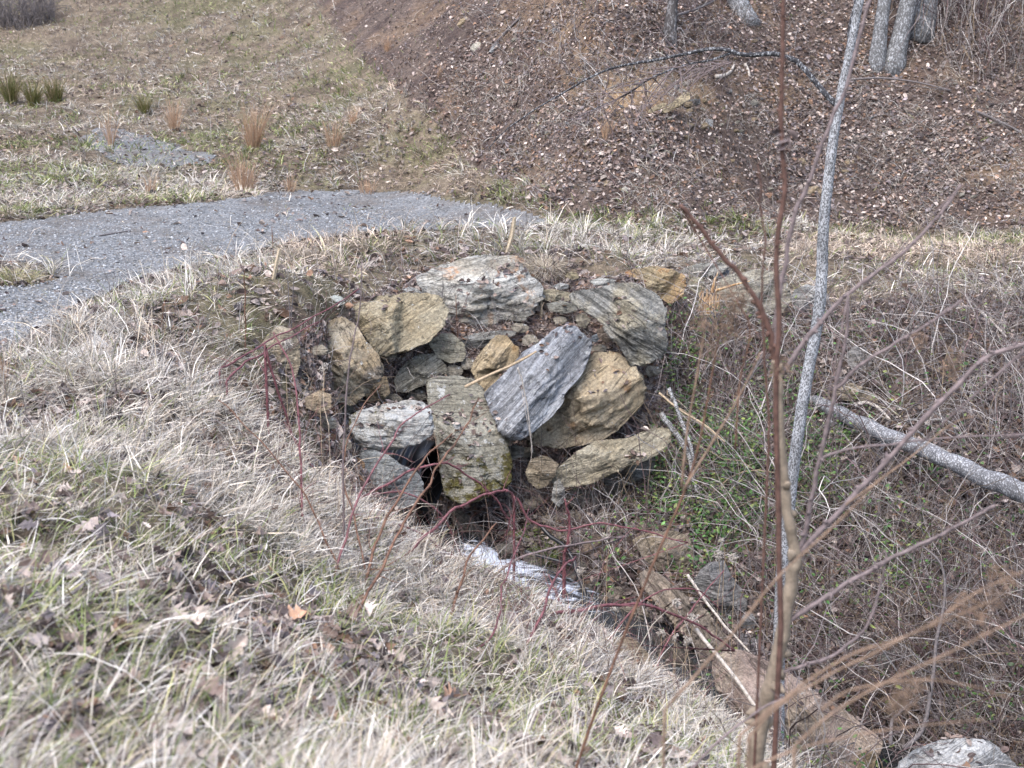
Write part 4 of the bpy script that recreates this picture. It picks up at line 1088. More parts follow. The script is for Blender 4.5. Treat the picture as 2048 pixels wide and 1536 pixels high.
stick('thin pale twig hanging down over the blue-grey slanting boulder', [(1036,735),(1044,760),(1052,800),(1060,860),(1066,905)], 4, 'palestick', Y=13.3, dY=.1, twigs=3)
fk = thing('fallen_branch', 'white-patched forked dead branch hanging on the leafy slope right of the tilted slab', 'fallen branch', at(1395, 975, 13.6))
for nm, pts, px in (('limb', [(1322,826),(1338,850),(1353,869),(1370,895),(1381,922),(1386,960),(1396,985),(1410,1012)], 12), ('limb', [(1338,776),(1350,806),(1360,838),(1378,880),(1386,920)], 8), ('limb', [(1388,955),(1378,1000),(1366,1032)], 12)):
    C = polyline(pts, 13.75, -.2, 6, .02, 3); V, F = tube(C, np.linspace(1, .85, len(C)) * rad(px, 13.7), 8); obj(nm, V, F, M['fork'], fk, smooth=True)
stick('short grey dead stick upright in the brush above the leafy slope', [(1498,758),(1510,738),(1530,702)], 8, 'twig', Y=14.6, tip=.8)
gs = stick('tall grey dead sapling stem curving up out of the ravine', [(1806,1498),(1845,1459),(1861,1384),(1874,1275),(1889,1197),(1883,1131),(1845,1093)], 11, 'trunkdark' if False else 'twig', Y=10.0, dY=.6, name='dead_sapling', cat='dead sapling', twigs=9, tip=.4, tl=.5)
stick('branched grey dead stem beside the tall curving one', [(1780,1490),(1785,1440),(1800,1425),(1812,1415)], 9, 'twig', Y=10.0, dY=.2, twigs=7, tl=.4)
stick('grey stick leaning in the low ravine brush at the frame edge', [(1990,1440),(2010,1410),(2040,1380)], 8, 'twig', twigs=3)
stick('split pale stick lying high in the brush beyond the log', [(1960,640),(1984,662),(2012,692)], 7, 'palestick', twigs=3, lift=.1)
stick('curved pale stick arching over the fallen log', [(1706,832),(1735,828),(1760,842),(1778,862)], 9, 'palestick', lift=.12)
stick('grey curved branch lying under the fallen log', [(1660,882),(1700,878),(1740,888),(1766,902)], 7, 'palestick', lift=.08)
stick('thin yellow stem leaning across the leafy slope', [(1318,786),(1360,820),(1410,850),(1450,884)], 5, 'tanstick', Y=14.0, dY=-.4, twigs=2)
stick('grey twig branching over the brush below the leafy slope', [(1430,862),(1480,888),(1540,890),(1600,872)], 4, 'palestick', lift=.12, twigs=4)
stick('bleached driftwood-like stick at mid hill under the arched limb', [(1432,158),(1450,155),(1462,146),(1468,134)], 8, 'palestick', lift=.04)
stick('short bleached root hanging from the clay bank', [(1490,134),(1496,146),(1499,158)], 8, 'palestick', lift=.04)
stick('long grey fallen branch on the high hill below the left twigs', [(1040,40),(1010,70),(985,98)], 5, 'twig', lift=.05, twigs=4)
stick('grey fallen branch low under the pair of leaning trunks', [(1950,234),(1985,248),(2040,275)], 6, 'twig', lift=.1, twigs=4)
stick('pale curved vine stem on the hill right of the sapling', [(1700,184),(1760,181),(1830,189),(1900,206)], 5, 'twig', lift=.22)
stick('dark fallen limb high on the hill at the frame edge', [(1912,14),(1960,34),(2030,66)], 7, 'twig', lift=.1, twigs=3)
stick('slanting grey limb behind the leftmost hill trunk', [(1350,50),(1400,32),(1450,6)], 6, 'twig', lift=.15, twigs=3)
stick('thin dead branch lying on the gravel drive', [(200,476),(230,471),(262,466)], 4, 'twig', lift=.03)

# black hoses
def hose(label, pts, px, Y, dY):
    C = polyline(pts, Y, dY, 8, .0); V, F = tube(C, rad(px, Y), 10)
    tag(obj('drain_hose', V, F, M['plastic'], origin=C[0], smooth=True), label, 'hose')
hose('black hose looping down to the pool from the green grass tuft', [(1080,1050),(1100,1072),(1127,1091),(1147,1121),(1152,1140),(1164,1170),(1174,1200),(1178,1216)], 9, 13.15, -.7)
hose('straight black hose lying along the back edge of the pool', [(1050,1102),(1080,1112),(1113,1121),(1150,1133)], 7, 12.95, -.15)
hose('short black pipe length poking from the stream over the wet rock', [(1274,1303),(1310,1297),(1346,1290)], 7, 11.3, .1)

# ------------------------------------------------------------------ broken stump and log
b = cast(1420, 640)[0]
sb = at(1418, 650, b[1]); st_ = thing('broken_stump', 'broken tree stump with a fresh splintered orange-tan top', 'stump', sb)
C = np.array([at(1408, 690, b[1]), at(1412, 655, b[1]), at(1418, 622, b[1])]); C = spline(C, 6)
V, F = tube(C, np.linspace(.15, .118, len(C)), 16); V = V + (fbm(V * 9, 3, 4) - .5)[:, None] * .05
obj('bark', V, F, M['trunk'], st_, smooth=True)
g = Geo(); rr = np.random.default_rng(4)
for k in range(60):
    a = rr.uniform(0, 6.28); r = .11 * math.sqrt(rr.random()); base = at(1417, 626, b[1]) + [r * math.cos(a), r * math.sin(a), 0]
    h = rr.uniform(.12, .27) * (1.15 - .35 * (a % 6.28) / 6.28)
    d = np.array([rr.normal(.0, .05), rr.normal(0, .05), 1])
    g.add(*tube([base, base + d * h * .5, base + d * h], [.018, .016, .004], 4))
p0 = at(1424, 585, b[1]); g.add(*tube([p0, at(1430, 560, b[1]), at(1436, 544, b[1])], [.022, .017, .004], 5))
g.build('splintered_core', M['splinter'], st_, smooth=False)
g = Geo(); g.add(*tube(polyline([(1430,582),(1460,572),(1500,562)], b[1] - .05), np.linspace(.02, .008, 13), 5)); g.build('torn_strip', M['splinter'], st_)

lg = thing('fallen_log', 'speckled grey fallen log lying down the brushy ravine slope', 'log', at(1830, 895, 13.3))
C = polyline([(1608,796,14.75),(1660,815,14.25),(1750,862,13.5),(1830,893,13.0),(1960,950,12.3),(2060,990,11.85),(2200,1050,11.2)], 14, 0, 8, .05, 8)
R = np.interp(np.linspace(0, 1, len(C)), [0, .15, .7, 1], [.045, .07, .085, .095])
V, F = tube(C, R, 18); V = V + (fbm(V * 6, 3, 4) - .5)[:, None] * .02
obj('trunk', V, F, M['log'], lg, smooth=True)
for pts in ([(1700,838,14.2),(1680,850,14.1),(1660,842,14.05)], [(1772,872,13.75),(1760,905,13.6),(1750,925,13.5)]):
    C = polyline(pts, 14, 0, 6); obj('branch_stub', *tube(C, np.linspace(.03, .015, len(C)), 6), M['log'], lg, smooth=True)

# ------------------------------------------------------------------ standing sapling (sharp) with its long arched limb
Yb = 9.75
bs = thing('birch_sapling', 'slender speckled pale tree trunk leaning up the whole ravine view', 'tree', at(1556, 1490, Yb))
C = polyline([(1553,1560),(1556,1480),(1558,1300),(1563,1150),(1576,1030),(1591,900),(1611,775),(1640,610),(1647,460),(1660,330),(1677,215),(1694,130),(1722,-10),(1760,-200),(1790,-420)], Yb, .35, 6, .012, 2)
C = rooted(C, .1)
_r = np.interp(np.linspace(0, 1, len(C)), [0, .5, 1], [.049, .042, .022])
V, F = tube(C, _r, 14); obj('trunk', V, F, M['birch'], bs, smooth=True)
lim = polyline([(1676,214),(1655,192),(1638,172),(1602,130),(1584,118),(1548,108),(1505,110),(1480,108),(1455,100),(1420,98),(1380,106),(1330,116),(1275,126),(1222,137),(1178,156),(1120,190),(1066,222),(1010,262),(978,296)], Yb + .25, .9, 6, .01, 5)
_rl = np.interp(np.linspace(0, 1, len(lim)), [0, .3, .6, 1], [.0215, .0165, .011, .0035])
V, F = tube(lim, _rl, 8); lo = obj('limb', V, F, M['limb'], bs, smooth=True)
g = Geo(); side_twigs(g, lim, _rl, 70, .6, 21, .62, 1.0, .7, .75, -.16); side_twigs(g, lim, _rl, 10, .3, 22, .3, .66, .3, .8, -.1)
V, F, _c2 = g.arrays(); obj('twig', V, F, M['mauve'], lo, smooth=True).location = (0, 0, 0)
lim2 = polyline([(1462,106),(1420,120),(1370,131),(1305,155),(1255,188),(1205,212),(1150,236)], Yb + .55, .5, 6, .01, 6)
_r2 = np.linspace(.010, .003, len(lim2)); V, F = tube(lim2, _r2, 6); lo2 = obj('limb', V, F, M['limb'], bs, smooth=True)
g = Geo(); side_twigs(g, lim2, _r2, 50, .5, 23, .25, 1.0, .75, .8, -.18); g.build('twig', M['mauve'], bs)
lim3 = polyline([(1699,118),(1698,60),(1712,-10),(1712,-120)], Yb + .3, .2); obj('limb', *tube(lim3, np.linspace(.012, .008, len(lim3)), 6), M['limb'], bs, smooth=True)
hang = polyline([(1214,128),(1216,160),(1206,210),(1228,270),(1236,300),(1222,340)], Yb + 1.0, .2); g = Geo(); g.add(*tube(hang, np.linspace(.005, .003, len(hang)), 5)); g.build('twig', M['mauve'], bs)

# ------------------------------------------------------------------ sapling close to the lens (out of focus)
Yf = 5.0
fs = thing('bare_sapling', 'blurred bare olive sapling with long forking twigs close to the viewer', 'sapling', at(1508, 1560, Yf))
def fpart(nm, pts, px0, px1, mat, Y=Yf, dY=0, buds=0, root=False, sd=0):
    if nm == 'branch': px0, px1 = px0 * .82, px1 * .8
    buds *= 2
    C = polyline(pts, Y, dY, 7, .012, sd)
    if root: C = rooted(C, .1)
    R = np.linspace(rad(px0, Y), rad(px1, Y), len(C))
    R = R * (1 + .25 * np.maximum(0, np.sin(np.arange(len(C)) * .9 + sd)) ** 8)
    g = Geo(); g.add(*tube(C, R, 9))
    rr = np.random.default_rng(sd)
    for k in range(buds):
        i = rr.integers(1, len(C)); d = rr.normal(0, 1, 3); d /= np.linalg.norm(d)
        P = C[i] + d * R[i] * .7; g.add(*tube([P, P + d * R[i] * 1.0, P + d * R[i] * 2.0], [R[i] * .9, R[i] * .8, R[i] * .2], 6))
    g.build(nm, M[mat], fs)
fpart('stem', [(1505,1560),(1522,1450),(1545,1350),(1570,1235),(1582,1160),(1592,1112)], 34, 26, 'olive', root=True, buds=5, sd=1)
fpart('stem', [(1592,1112),(1580,1050),(1570,990),(1560,880),(1555,770),(1553,720)], 24, 18, 'olive', buds=4, sd=2)
fpart('branch', [(1553,730),(1538,660),(1512,600),(1478,548),(1440,508),(1400,455),(1360,410)], 16, 9, 'dstem', buds=7, sd=3)
fpart('branch', [(1552,700),(1556,600),(1572,520),(1590,430),(1622,350),(1650,270),(1690,175),(1722,60),(1746,-20)], 13, 7, 'mauve', buds=8, sd=4)
fpart('branch', [(1556,752),(1572,735),(1608,684),(1642,644),(1668,615),(1698,587),(1767,534),(1812,500),(1870,440),(1922,370)], 14, 7, 'mauve', buds=8, sd=5)
fpart('branch', [(1595,1105),(1612,1060),(1626,980),(1645,890),(1672,778),(1690,680),(1697,590)], 14, 7, 'mauve', buds=6, sd=6)
fpart('branch', [(1672,780),(1720,731),(1783,690),(1845,653),(1890,622),(1925,602)], 9, 5, 'mauve', buds=5, sd=7)
fpart('branch', [(1598,1105),(1640,1062),(1700,1000),(1775,920),(1850,835),(1920,765),(1965,720),(2010,700),(2070,680)], 15, 11, 'mauve', buds=8, sd=8)
fpart('branch', [(1636,920),(1680,902),(1770,890),(1845,881),(1940,874),(2060,868)], 7, 4, 'mauve', buds=4, sd=9)
fpart('branch', [(1576,1243),(1625,1210),(1670,1181),(1730,1148),(1786,1114),(1850,1086),(1908,1056),(1990,1010)], 14, 8, 'mauve', buds=7, sd=10)
fpart('branch', [(1566,1346),(1610,1330),(1658,1315),(1700,1285),(1732,1255),(1748,1215),(1757,1180),(1770,1130),(1772,1100)], 10, 5, 'mauve', buds=5, sd=11)

Yd = 4.6
ds = thing('weed_stem', 'tall dark brown weed stem with a shrivelled leaf cluster, blurred near the viewer', 'weed stem', at(1556, 740, Yd))
C = polyline([(1562,1250),(1556,1000),(1552,800),(1558,640),(1553,560),(1556,470),(1570,380),(1566,330),(1562,240),(1565,120),(1568,-30)], Yd, 0, 7, .004, 3); C = rooted(C)
_r4 = np.linspace(rad(13, Yd), rad(9, Yd), len(C)); V, F = tube(C, _r4, 8); obj('stem', V, F, M['dstem'], ds, smooth=True)
g = Geo(); rr = np.random.default_rng(3)
for k in range(34):
    i = rr.integers(len(C) // 2, len(C)); d = rr.normal(0, 1, 3); d /= np.linalg.norm(d); g.add(*tube([C[i], C[i] + d * .012, C[i] + d * .022], [.004, .004, .001], 5))
g.build('bud', M['dstem'], ds)
g = Geo()
for k in range(7):
    p = at(1562 + rr.normal(0, 10), 275 + rr.normal(0, 12), Yd); d = rr.normal(0, 1, 3); d /= np.linalg.norm(d)
    g.add(*leaves(np.array([p]), np.array([.045]), d[None], k, False, 1.6)[:2])
g.build('withered_leaf', M['mauve'], ds)
cane('weed_stem', 'thin dark weed stem rising just left of the tall one', 'weed stem', [(1540,900),(1530,740),(1524,600),(1530,500),(1522,380),(1515,330)], 7, M['dstem'], None, Y=4.6, buds=10, seed=77)

# ------------------------------------------------------------------ dried goldenrod-like weeds near the lens
def fluff(geo, c, r, n, seed, w=.0016, ln=.5):
    rr = np.random.default_rng(seed)
    for k in range(n):
        d = rr.normal(0, 1, 3); d /= np.linalg.norm(d); p = c + np.clip(rr.normal(0, r * .4, 3), -r * .7, r * .7)
        geo.add(*tube([p, p + d * r * ln * .5, p + d * r * ln + [0, 0, -.1 * r]], [w, w, w * .5], 3, False))
GW = 'blurred dried weeds close to the viewer'
def weed(label, pts, px, Y, dY=0.0, mat='orange', heads=(), hr=.05, seed=None, root=True, tw=3):
    seed = next(_s) if seed is None else seed
    C = polyline(pts, Y, dY, 6, .006, seed)
    if root: C = rooted(C)
    o = thing('dried_weed', label, 'dried weed', C[0], GW)
    R = np.linspace(rad(px * .75, Y), rad(px * .35, Y), len(C)); g = Geo(); g.add(*tube(C, R, 6))
    side_twigs(g, C, R, tw, .10, seed, .5, 1, .5, .7, .2)
    g.build('stem', M[mat], o)
    for i, (hx, hy) in enumerate(heads):
        g = Geo(); fluff(g, at(hx, hy, Y + dY), hr, 46, seed * 7 + i); g.build('seed_head', M['orange'], o)
weed('long blurred brown weed rising from the lower bank to the topmost brown tufts', [(1150,1545),(1200,1400),(1255,1255),(1310,1120),(1368,985),(1400,880),(1422,760),(1440,665)], 10, 4.6, .1, 'brown', [(1436,660),(1462,615),(1422,700)])
weed('forked blurred weed leaning right over the leafy slope', [(1366,980),(1420,890),(1475,800),(1520,705)], 8, 4.6, 0, 'orange', [(1562,735)], root=False)
weed('second leaning blurred weed below the forked one', [(1362,975),(1372,880),(1392,760),(1412,640)], 8, 4.65, 0, 'orange', [(1400,640),(1450,590)], root=False)
weed('orange blurred weed slanting across the speckled trunk from the bank', [(1330,1420),(1408,1331),(1480,1250),(1560,1150),(1680,1040),(1762,955)], 10, 3.2, .1, 'orange', [])
weed('orange blurred weed reaching farthest toward the frame edge', [(1480,1470),(1540,1420),(1620,1360),(1700,1310),(1790,1280),(1900,1238),(2000,1195)], 11, 2.9, .1, 'orange', [(1930,1215),(1985,1200),(1960,1240)], .045)
weed('orange blurred weed running just below the farthest-reaching one', [(1500,1470),(1560,1410),(1660,1350),(1760,1300),(1860,1250),(1960,1180),(2060,1140)], 10, 2.9, .05, 'orange', [(2000,1160)], .04)
weed('thick orange blurred weed rising through the lower ravine', [(1590,1490),(1660,1430),(1745,1378),(1870,1318),(1935,1288),(2060,1225)], 11, 2.8, .05, 'orange', [(1800,1400),(1820,1380)], .04)
weed('low orange blurred weed lying toward the whitish-grey boulder', [(1500,1540),(1570,1508),(1640,1485),(1760,1462),(1860,1450),(1970,1440)], 9, 2.8, .05, 'orange', [], .04)
weed('curving orange blurred weed looping over the lower ravine brush', [(1640,1420),(1700,1380),(1790,1362),(1890,1362),(1960,1378),(2015,1395)], 8, 2.9, .05, 'orange', [(1790,1412)], .04, root=False)
weed('faint blurred brown weed over the fallen log', [(1690,1010),(1760,960),(1840,900),(1900,850),(1950,830)], 6, 4.2, .1, 'orange', [(1838,680),(1910,715),(1902,740)], .035, root=False)
weed('blurred brown weed cluster in front of the screened boulder', [(1470,900),(1480,760),(1500,660),(1470,600)], 6, 4.7, 0, 'brown', [(1448,640),(1484,600),(1470,660)], root=False)
weed('short blurred weed crossing low at the foot of the near sapling', [(1380,1540),(1440,1480),(1520,1420),(1580,1390)], 10, 4.2, .1, 'mauve', [])

# pale fluffy seed heads over the stream
PS = 'pale fluffy seed heads by the stream'
def fluffy(label, foot, head, Y, hr=.045, n=60):
    C = polyline([foot, ((foot[0] + head[0]) / 2 + 4, (foot[1] + head[1]) / 2), head], Y, 0, 6, .01, next(_s)); C = rooted(C)
    o = thing('seed_stalk', label, 'seed stalk', C[0], PS)
    g = Geo(); g.add(*tube(C, .003, 5)); g.build('stem', M['tanstick'], o)
    g = Geo(); fluff(g, C[-1], hr, n, next(_s), .004, .55); g.build('seed_head', M['palestick'], o)
fluffy('plump pale seed head above the dark smooth boulder', (1468,1180), (1467,1115), 11.6, .05, 90)
fluffy('pale seed head left of the plump one', (1436,1190), (1437,1110), 11.7, .045)
fluffy('small pale seed head topmost near the leafy slope', (1448,1140), (1444,1080), 12.0, .025, 40)
fluffy('pale seed head above the ribbed rock middle', (1350,1240), (1352,1205), 10.6, .045)
fluffy('pale seed head over the algae-streaked wet rock', (1372,1300), (1385,1240), 10.3, .05, 90)
fluffy('pale seed head low beside the bleached pole', (1366,1330), (1376,1282), 10.2, .04)
fluffy('pale seed head leaning over the hidden stream', (1312,1330), (1323,1266), 10.2, .035)
fluffy('pale wisp head by the lower hose', (1350,1320), (1349,1275), 10.1, .03, 40)
fluffy('pale seed head at the end of the black hose loop', (1165,1180), (1160,1142), 11.9, .045)
fluffy('pale seed head on the leaf-capped brown rock', (1214,1120), (1212,1074), 12.4, .04)
fluffy('pale seed head in the grass lip over the stream', (1226,1260), (1230,1215), 10.7, .04)
fluffy('pale seed head at the wall end over the sunk tan boulder', (572,740), (574,688), 11.8, .05, 90)
fluffy('drooping pale seed head in front of the rounded tan boulder', (640,800), (648,734), 11.4, .04)

# ------------------------------------------------------------------ trees on the hill
def hill_tree(label, base, top, wb, wt, mat, flare=1.5, roots=4):
    h = cast(base[0], base[1])[0]; Y = h[1]
    p1 = at(top[0], top[1], Y + .15)
    d = (p1 - h) / np.linalg.norm(p1 - h); L = 6.5
    t = np.linspace(0, 1, 26)
    C = h + d * (t * L)[:, None] + np.stack([(fbm(np.stack([t * 3 + base[0], t * 0], -1), 3, 2) - .5) * .25 * t, 0 * t, 0 * t], -1)
    C = np.concatenate([[h - d * .25], C])
    r0, r1 = rad(wb, Y), rad(wt, Y)
    R = np.interp(np.concatenate([[-.05], t]), [-.05, 0, .05, .12, 1], [r0 * flare * 1.15, r0 * flare, r0 * 1.08, r1, r1 * .55])
    o = thing('hillside_tree', label, 'tree', h)
    V, F = tube(C, R, 18); V = V + (fbm(V * 5, 3, 8) - .5)[:, None] * .05
    obj('trunk', V, F, M[mat], o, smooth=True)
    rr = np.random.default_rng(int(base[0]))
    for k in range(5):
        i = rr.integers(12, 25); a = rr.uniform(0, 6.28); P = [C[i]]; dd = np.array([math.cos(a), math.sin(a), .7]); dd /= np.linalg.norm(dd)
        for q in range(9): dd = dd + rr.normal(0, .12, 3) + [0, 0, .03]; dd /= np.linalg.norm(dd); P.append(P[-1] + dd * .22)
        P = np.array(P); g = Geo(); g.add(*tube(P, np.linspace(R[i] * .4, .008, 10), 7)); side_twigs(g, P, np.linspace(R[i]*.4, .008, 10), 8, .6, k, .3, 1, .5)
        g.build('branch', M[mat], o)
hill_tree('dark grey trunk leftmost on the hill crest', (1338, 78), (1347, 0), 21, 17, 'trunkdark')
hill_tree('stout pale grey trunk base at the top edge of the hill', (1490, 34), (1474, 0), 34, 36, 'trunk', 1.2)
hill_tree('pale lichened trunk, slimmer of the leaning pair on the hill', (1752, 128), (1769, 0), 28, 26, 'trunk', 1.25)
hill_tree('pale lichened trunk, stouter of the leaning pair on the hill', (1788, 128), (1818, 0), 34, 34, 'trunk', 1.35)
hill_tree('grey trunk partly curtained by hanging vines behind the leaning pair', (1842, 62), (1854, 0), 44, 40, 'trunk', 1.2)

# ------------------------------------------------------------------ clumps of tall grass, rushes, brush
def tussock(name, label, cat, px, py, wpx, hpx, n, cols, group, spread=.35, bend=.5, bw=.006, seed=None, lean=0.12):
    seed = next(_s) if seed is None else seed
    r = np.random.default_rng(seed); h = cast(px, py)[0]; sc = h[1] / FPX
    W, H = wpx * .5 * sc, hpx * sc * 1.05
    a = r.uniform(0, 2 * np.pi, n); rad_ = W * .55 * np.sqrt(r.random(n))
    x = h[0] + np.cos(a) * rad_; y = h[1] + np.sin(a) * rad_
    base = np.stack([x, y, ground(x, y) - .01], -1)
    L = H * r.uniform(.45, 1.08, n)
    V, F, m = blades(base, a + r.normal(0, .5, n), L, np.full(n, bw), np.abs(r.normal(lean, .12, n)), np.abs(r.normal(bend, .3, n)), 4, None, seed)
    c = np.array(cols)[r.integers(0, len(cols), n)] * r.uniform(.7, 1.2, (n, 1))
    o = obj(name, V, F, M['grass'], origin=h, col=np.repeat(c, m, 0))
    return tag(o, label, cat, group)
BSG = [(.44,.29,.19),(.40,.25,.16),(.48,.35,.25),(.38,.28,.20)]
GB = 'orange broomsedge clumps in the field'
for lab, px, py, w_, h_, n in [
    ('tallest dense orange grass clump in the field', 507, 300, 46, 102, 260), ('wide orange grass clump near the gravel edge', 487, 390, 62, 92, 230),
    ('wispy orange grass clump above the far gravel patch', 348, 262, 34, 70, 130), ('slim orange grass clump standing in the far gravel patch', 222, 292, 22, 90, 60),
    ('faint orange grass clump right of the tallest one', 668, 294, 46, 60, 110), ('small orange grass clump high at the foot of the wooded hill', 706, 250, 22, 40, 60),
    ('thin orange grass clump on the lower hill slope', 1214, 274, 26, 50, 80), ('short orange grass clump on the upper hill near fallen sticks', 880, 152, 26, 30, 60),
    ('orange grass clump high by the oval buff rock', 775, 102, 22, 34, 60), ('low orange grass clump left of the wide one', 300, 392, 30, 46, 60),
    ('sparse orange grass clump beside the wide one', 580, 385, 30, 46, 60), ('sparse orange stems standing in the gravel bend', 585, 492, 40, 50, 26),
    ('sparse orange stems at the far frame edge by the near gravel', 14, 770, 50, 110, 40), ('low orange clump right of the gravel tip', 735, 388, 50, 34, 90)]:
    tussock('broomsedge_clump', lab, 'grass clump', px, py, w_, h_, int(n * .8), BSG, GB, bend=.4, bw=.009 if py < 420 else .004, lean=.14)
RSH = [(.10,.115,.035),(.14,.14,.05),(.19,.165,.07),(.34,.27,.17)]
for lab, px, py, w_, h_, n in [('green rush clump at the far frame edge of the field', 22, 206, 44, 64, 240), ('green rush clump second along the field edge', 68, 212, 40, 56, 200), ('green rush clump third along the field edge', 110, 202, 46, 50, 200), ('lone dark green rush clump in mid field', 289, 228, 30, 38, 170)]:
    tussock('rush_clump', lab, 'rush clump', px, py, w_, h_, n, RSH, 'green rush clumps in the field', bend=.5, bw=.014)
tussock('grass_tussock', 'straw tussock growing alone on the gravel drive', 'grass tussock', 32, 566, 120, 46, 900, [(.50,.43,.31),(.40,.36,.22),(.33,.33,.17)], None, bend=1.3, bw=.006, lean=.5)
tussock('grass_tussock', 'dark dead-grass mound on the crest near the gravel bend', 'grass tussock', 600, 512, 100, 36, 700, [(.36,.30,.24),(.28,.24,.2),(.42,.36,.29)], None, bend=1.5, bw=.006, lean=.5)
tussock('grass_tussock', 'bright green grass tuft beside the white water', 'grass tussock', 1050, 1068, 46, 34, 260, [(.10,.17,.03),(.16,.22,.06),(.25,.27,.1)], None, bend=1.3, bw=.006, lean=.4)
tussock('grass_tussock', 'bright green grass tuft behind the black hose loop', 'grass tussock', 1094, 1110, 60, 44, 300, [(.11,.19,.035),(.18,.23,.07),(.3,.28,.12)], None, bend=1.3, bw=.006, lean=.4)
tussock('grass_tussock', 'swept pale tussock on the crest right of the tall stake', 'grass tussock', 1090, 540, 110, 44, 900, [(.48,.42,.34),(.40,.35,.28)], None, bend=1.6, bw=.006, lean=.5)

bp = thing('brush_pile', 'dark tangled brush pile at the top corner of the field', 'brush', cast(40, 60)[0])
r = np.random.default_rng(9); n = 520
px = r.uniform(-90, 112, n); py = 62 - np.abs(r.normal(0, 16, n)) - np.maximum(0, px - 40) * .25; h = cast(px, py); h = h[np.isfinite(h[:, 0])]; n = len(h)
V, F, m, _ = strands(h + [0, 0, .0], r.uniform(0, 6.28, n), r.uniform(.7, 2.0, n), r.normal(.2, .3, n), r.normal(1.2, .5, n), r.uniform(.006, .016, n), 7, 3, .3, 4)
obj('tangle', V, F, M['twig'], bp)
# ------------------------------------------------------------------ ground cover (countless: stuff)
STRAW = np.array([(.46,.42,.36),(.39,.355,.315),(.50,.475,.44),(.36,.305,.24),(.31,.285,.27),(.56,.54,.51),(.235,.205,.185)])
GREEN = np.array([(.17,.21,.075),(.24,.27,.12),(.34,.33,.16),(.12,.165,.05)])
LEAFC = np.array([(.158,.116,.100),(.110,.082,.076),(.215,.17,.15),(.078,.060,.058),(.27,.228,.21),(.170,.108,.076),(.145,.125,.13),(.33,.28,.25)])
def frustum_scatter(n, Y0, Y1, r, m0=-260, m1=2310):
    u = r.uniform(1 / Y1, 1 / Y0, n); Y = 1 / u
    x = (r.uniform(m0, m1, n) - CX) / FPX * Y * 1.03
    return x, Y
def slope_dir(x, y, e=.15):
    gx = (ground(x + e, y) - ground(x - e, y)) / (2 * e); gy = (ground(x, y + e) - ground(x, y - e)) / (2 * e)
    return gx, gy
def normals(x, y):
    gx, gy = slope_dir(x, y); n = np.stack([-gx, -gy, np.ones_like(gx)], -1); return n / np.linalg.norm(n, axis=1)[:, None]
ROCKTREES = []
for V, F in ROCK_BVH: ROCKTREES.append((V.min(0), V.max(0), V, F))
def in_rock_box(x, y, z):
    m = np.zeros(x.shape, bool)
    for lo, hi, _, _ in ROCKTREES:
        c, h = (lo + hi) / 2, (hi - lo) / 2 * .72
        m |= (((x - c[0]) / h[0]) ** 2 + ((y - c[1]) / h[1]) ** 2 < 1) & (z < hi[2] - .02) & (z > lo[2] - .3)
    return m

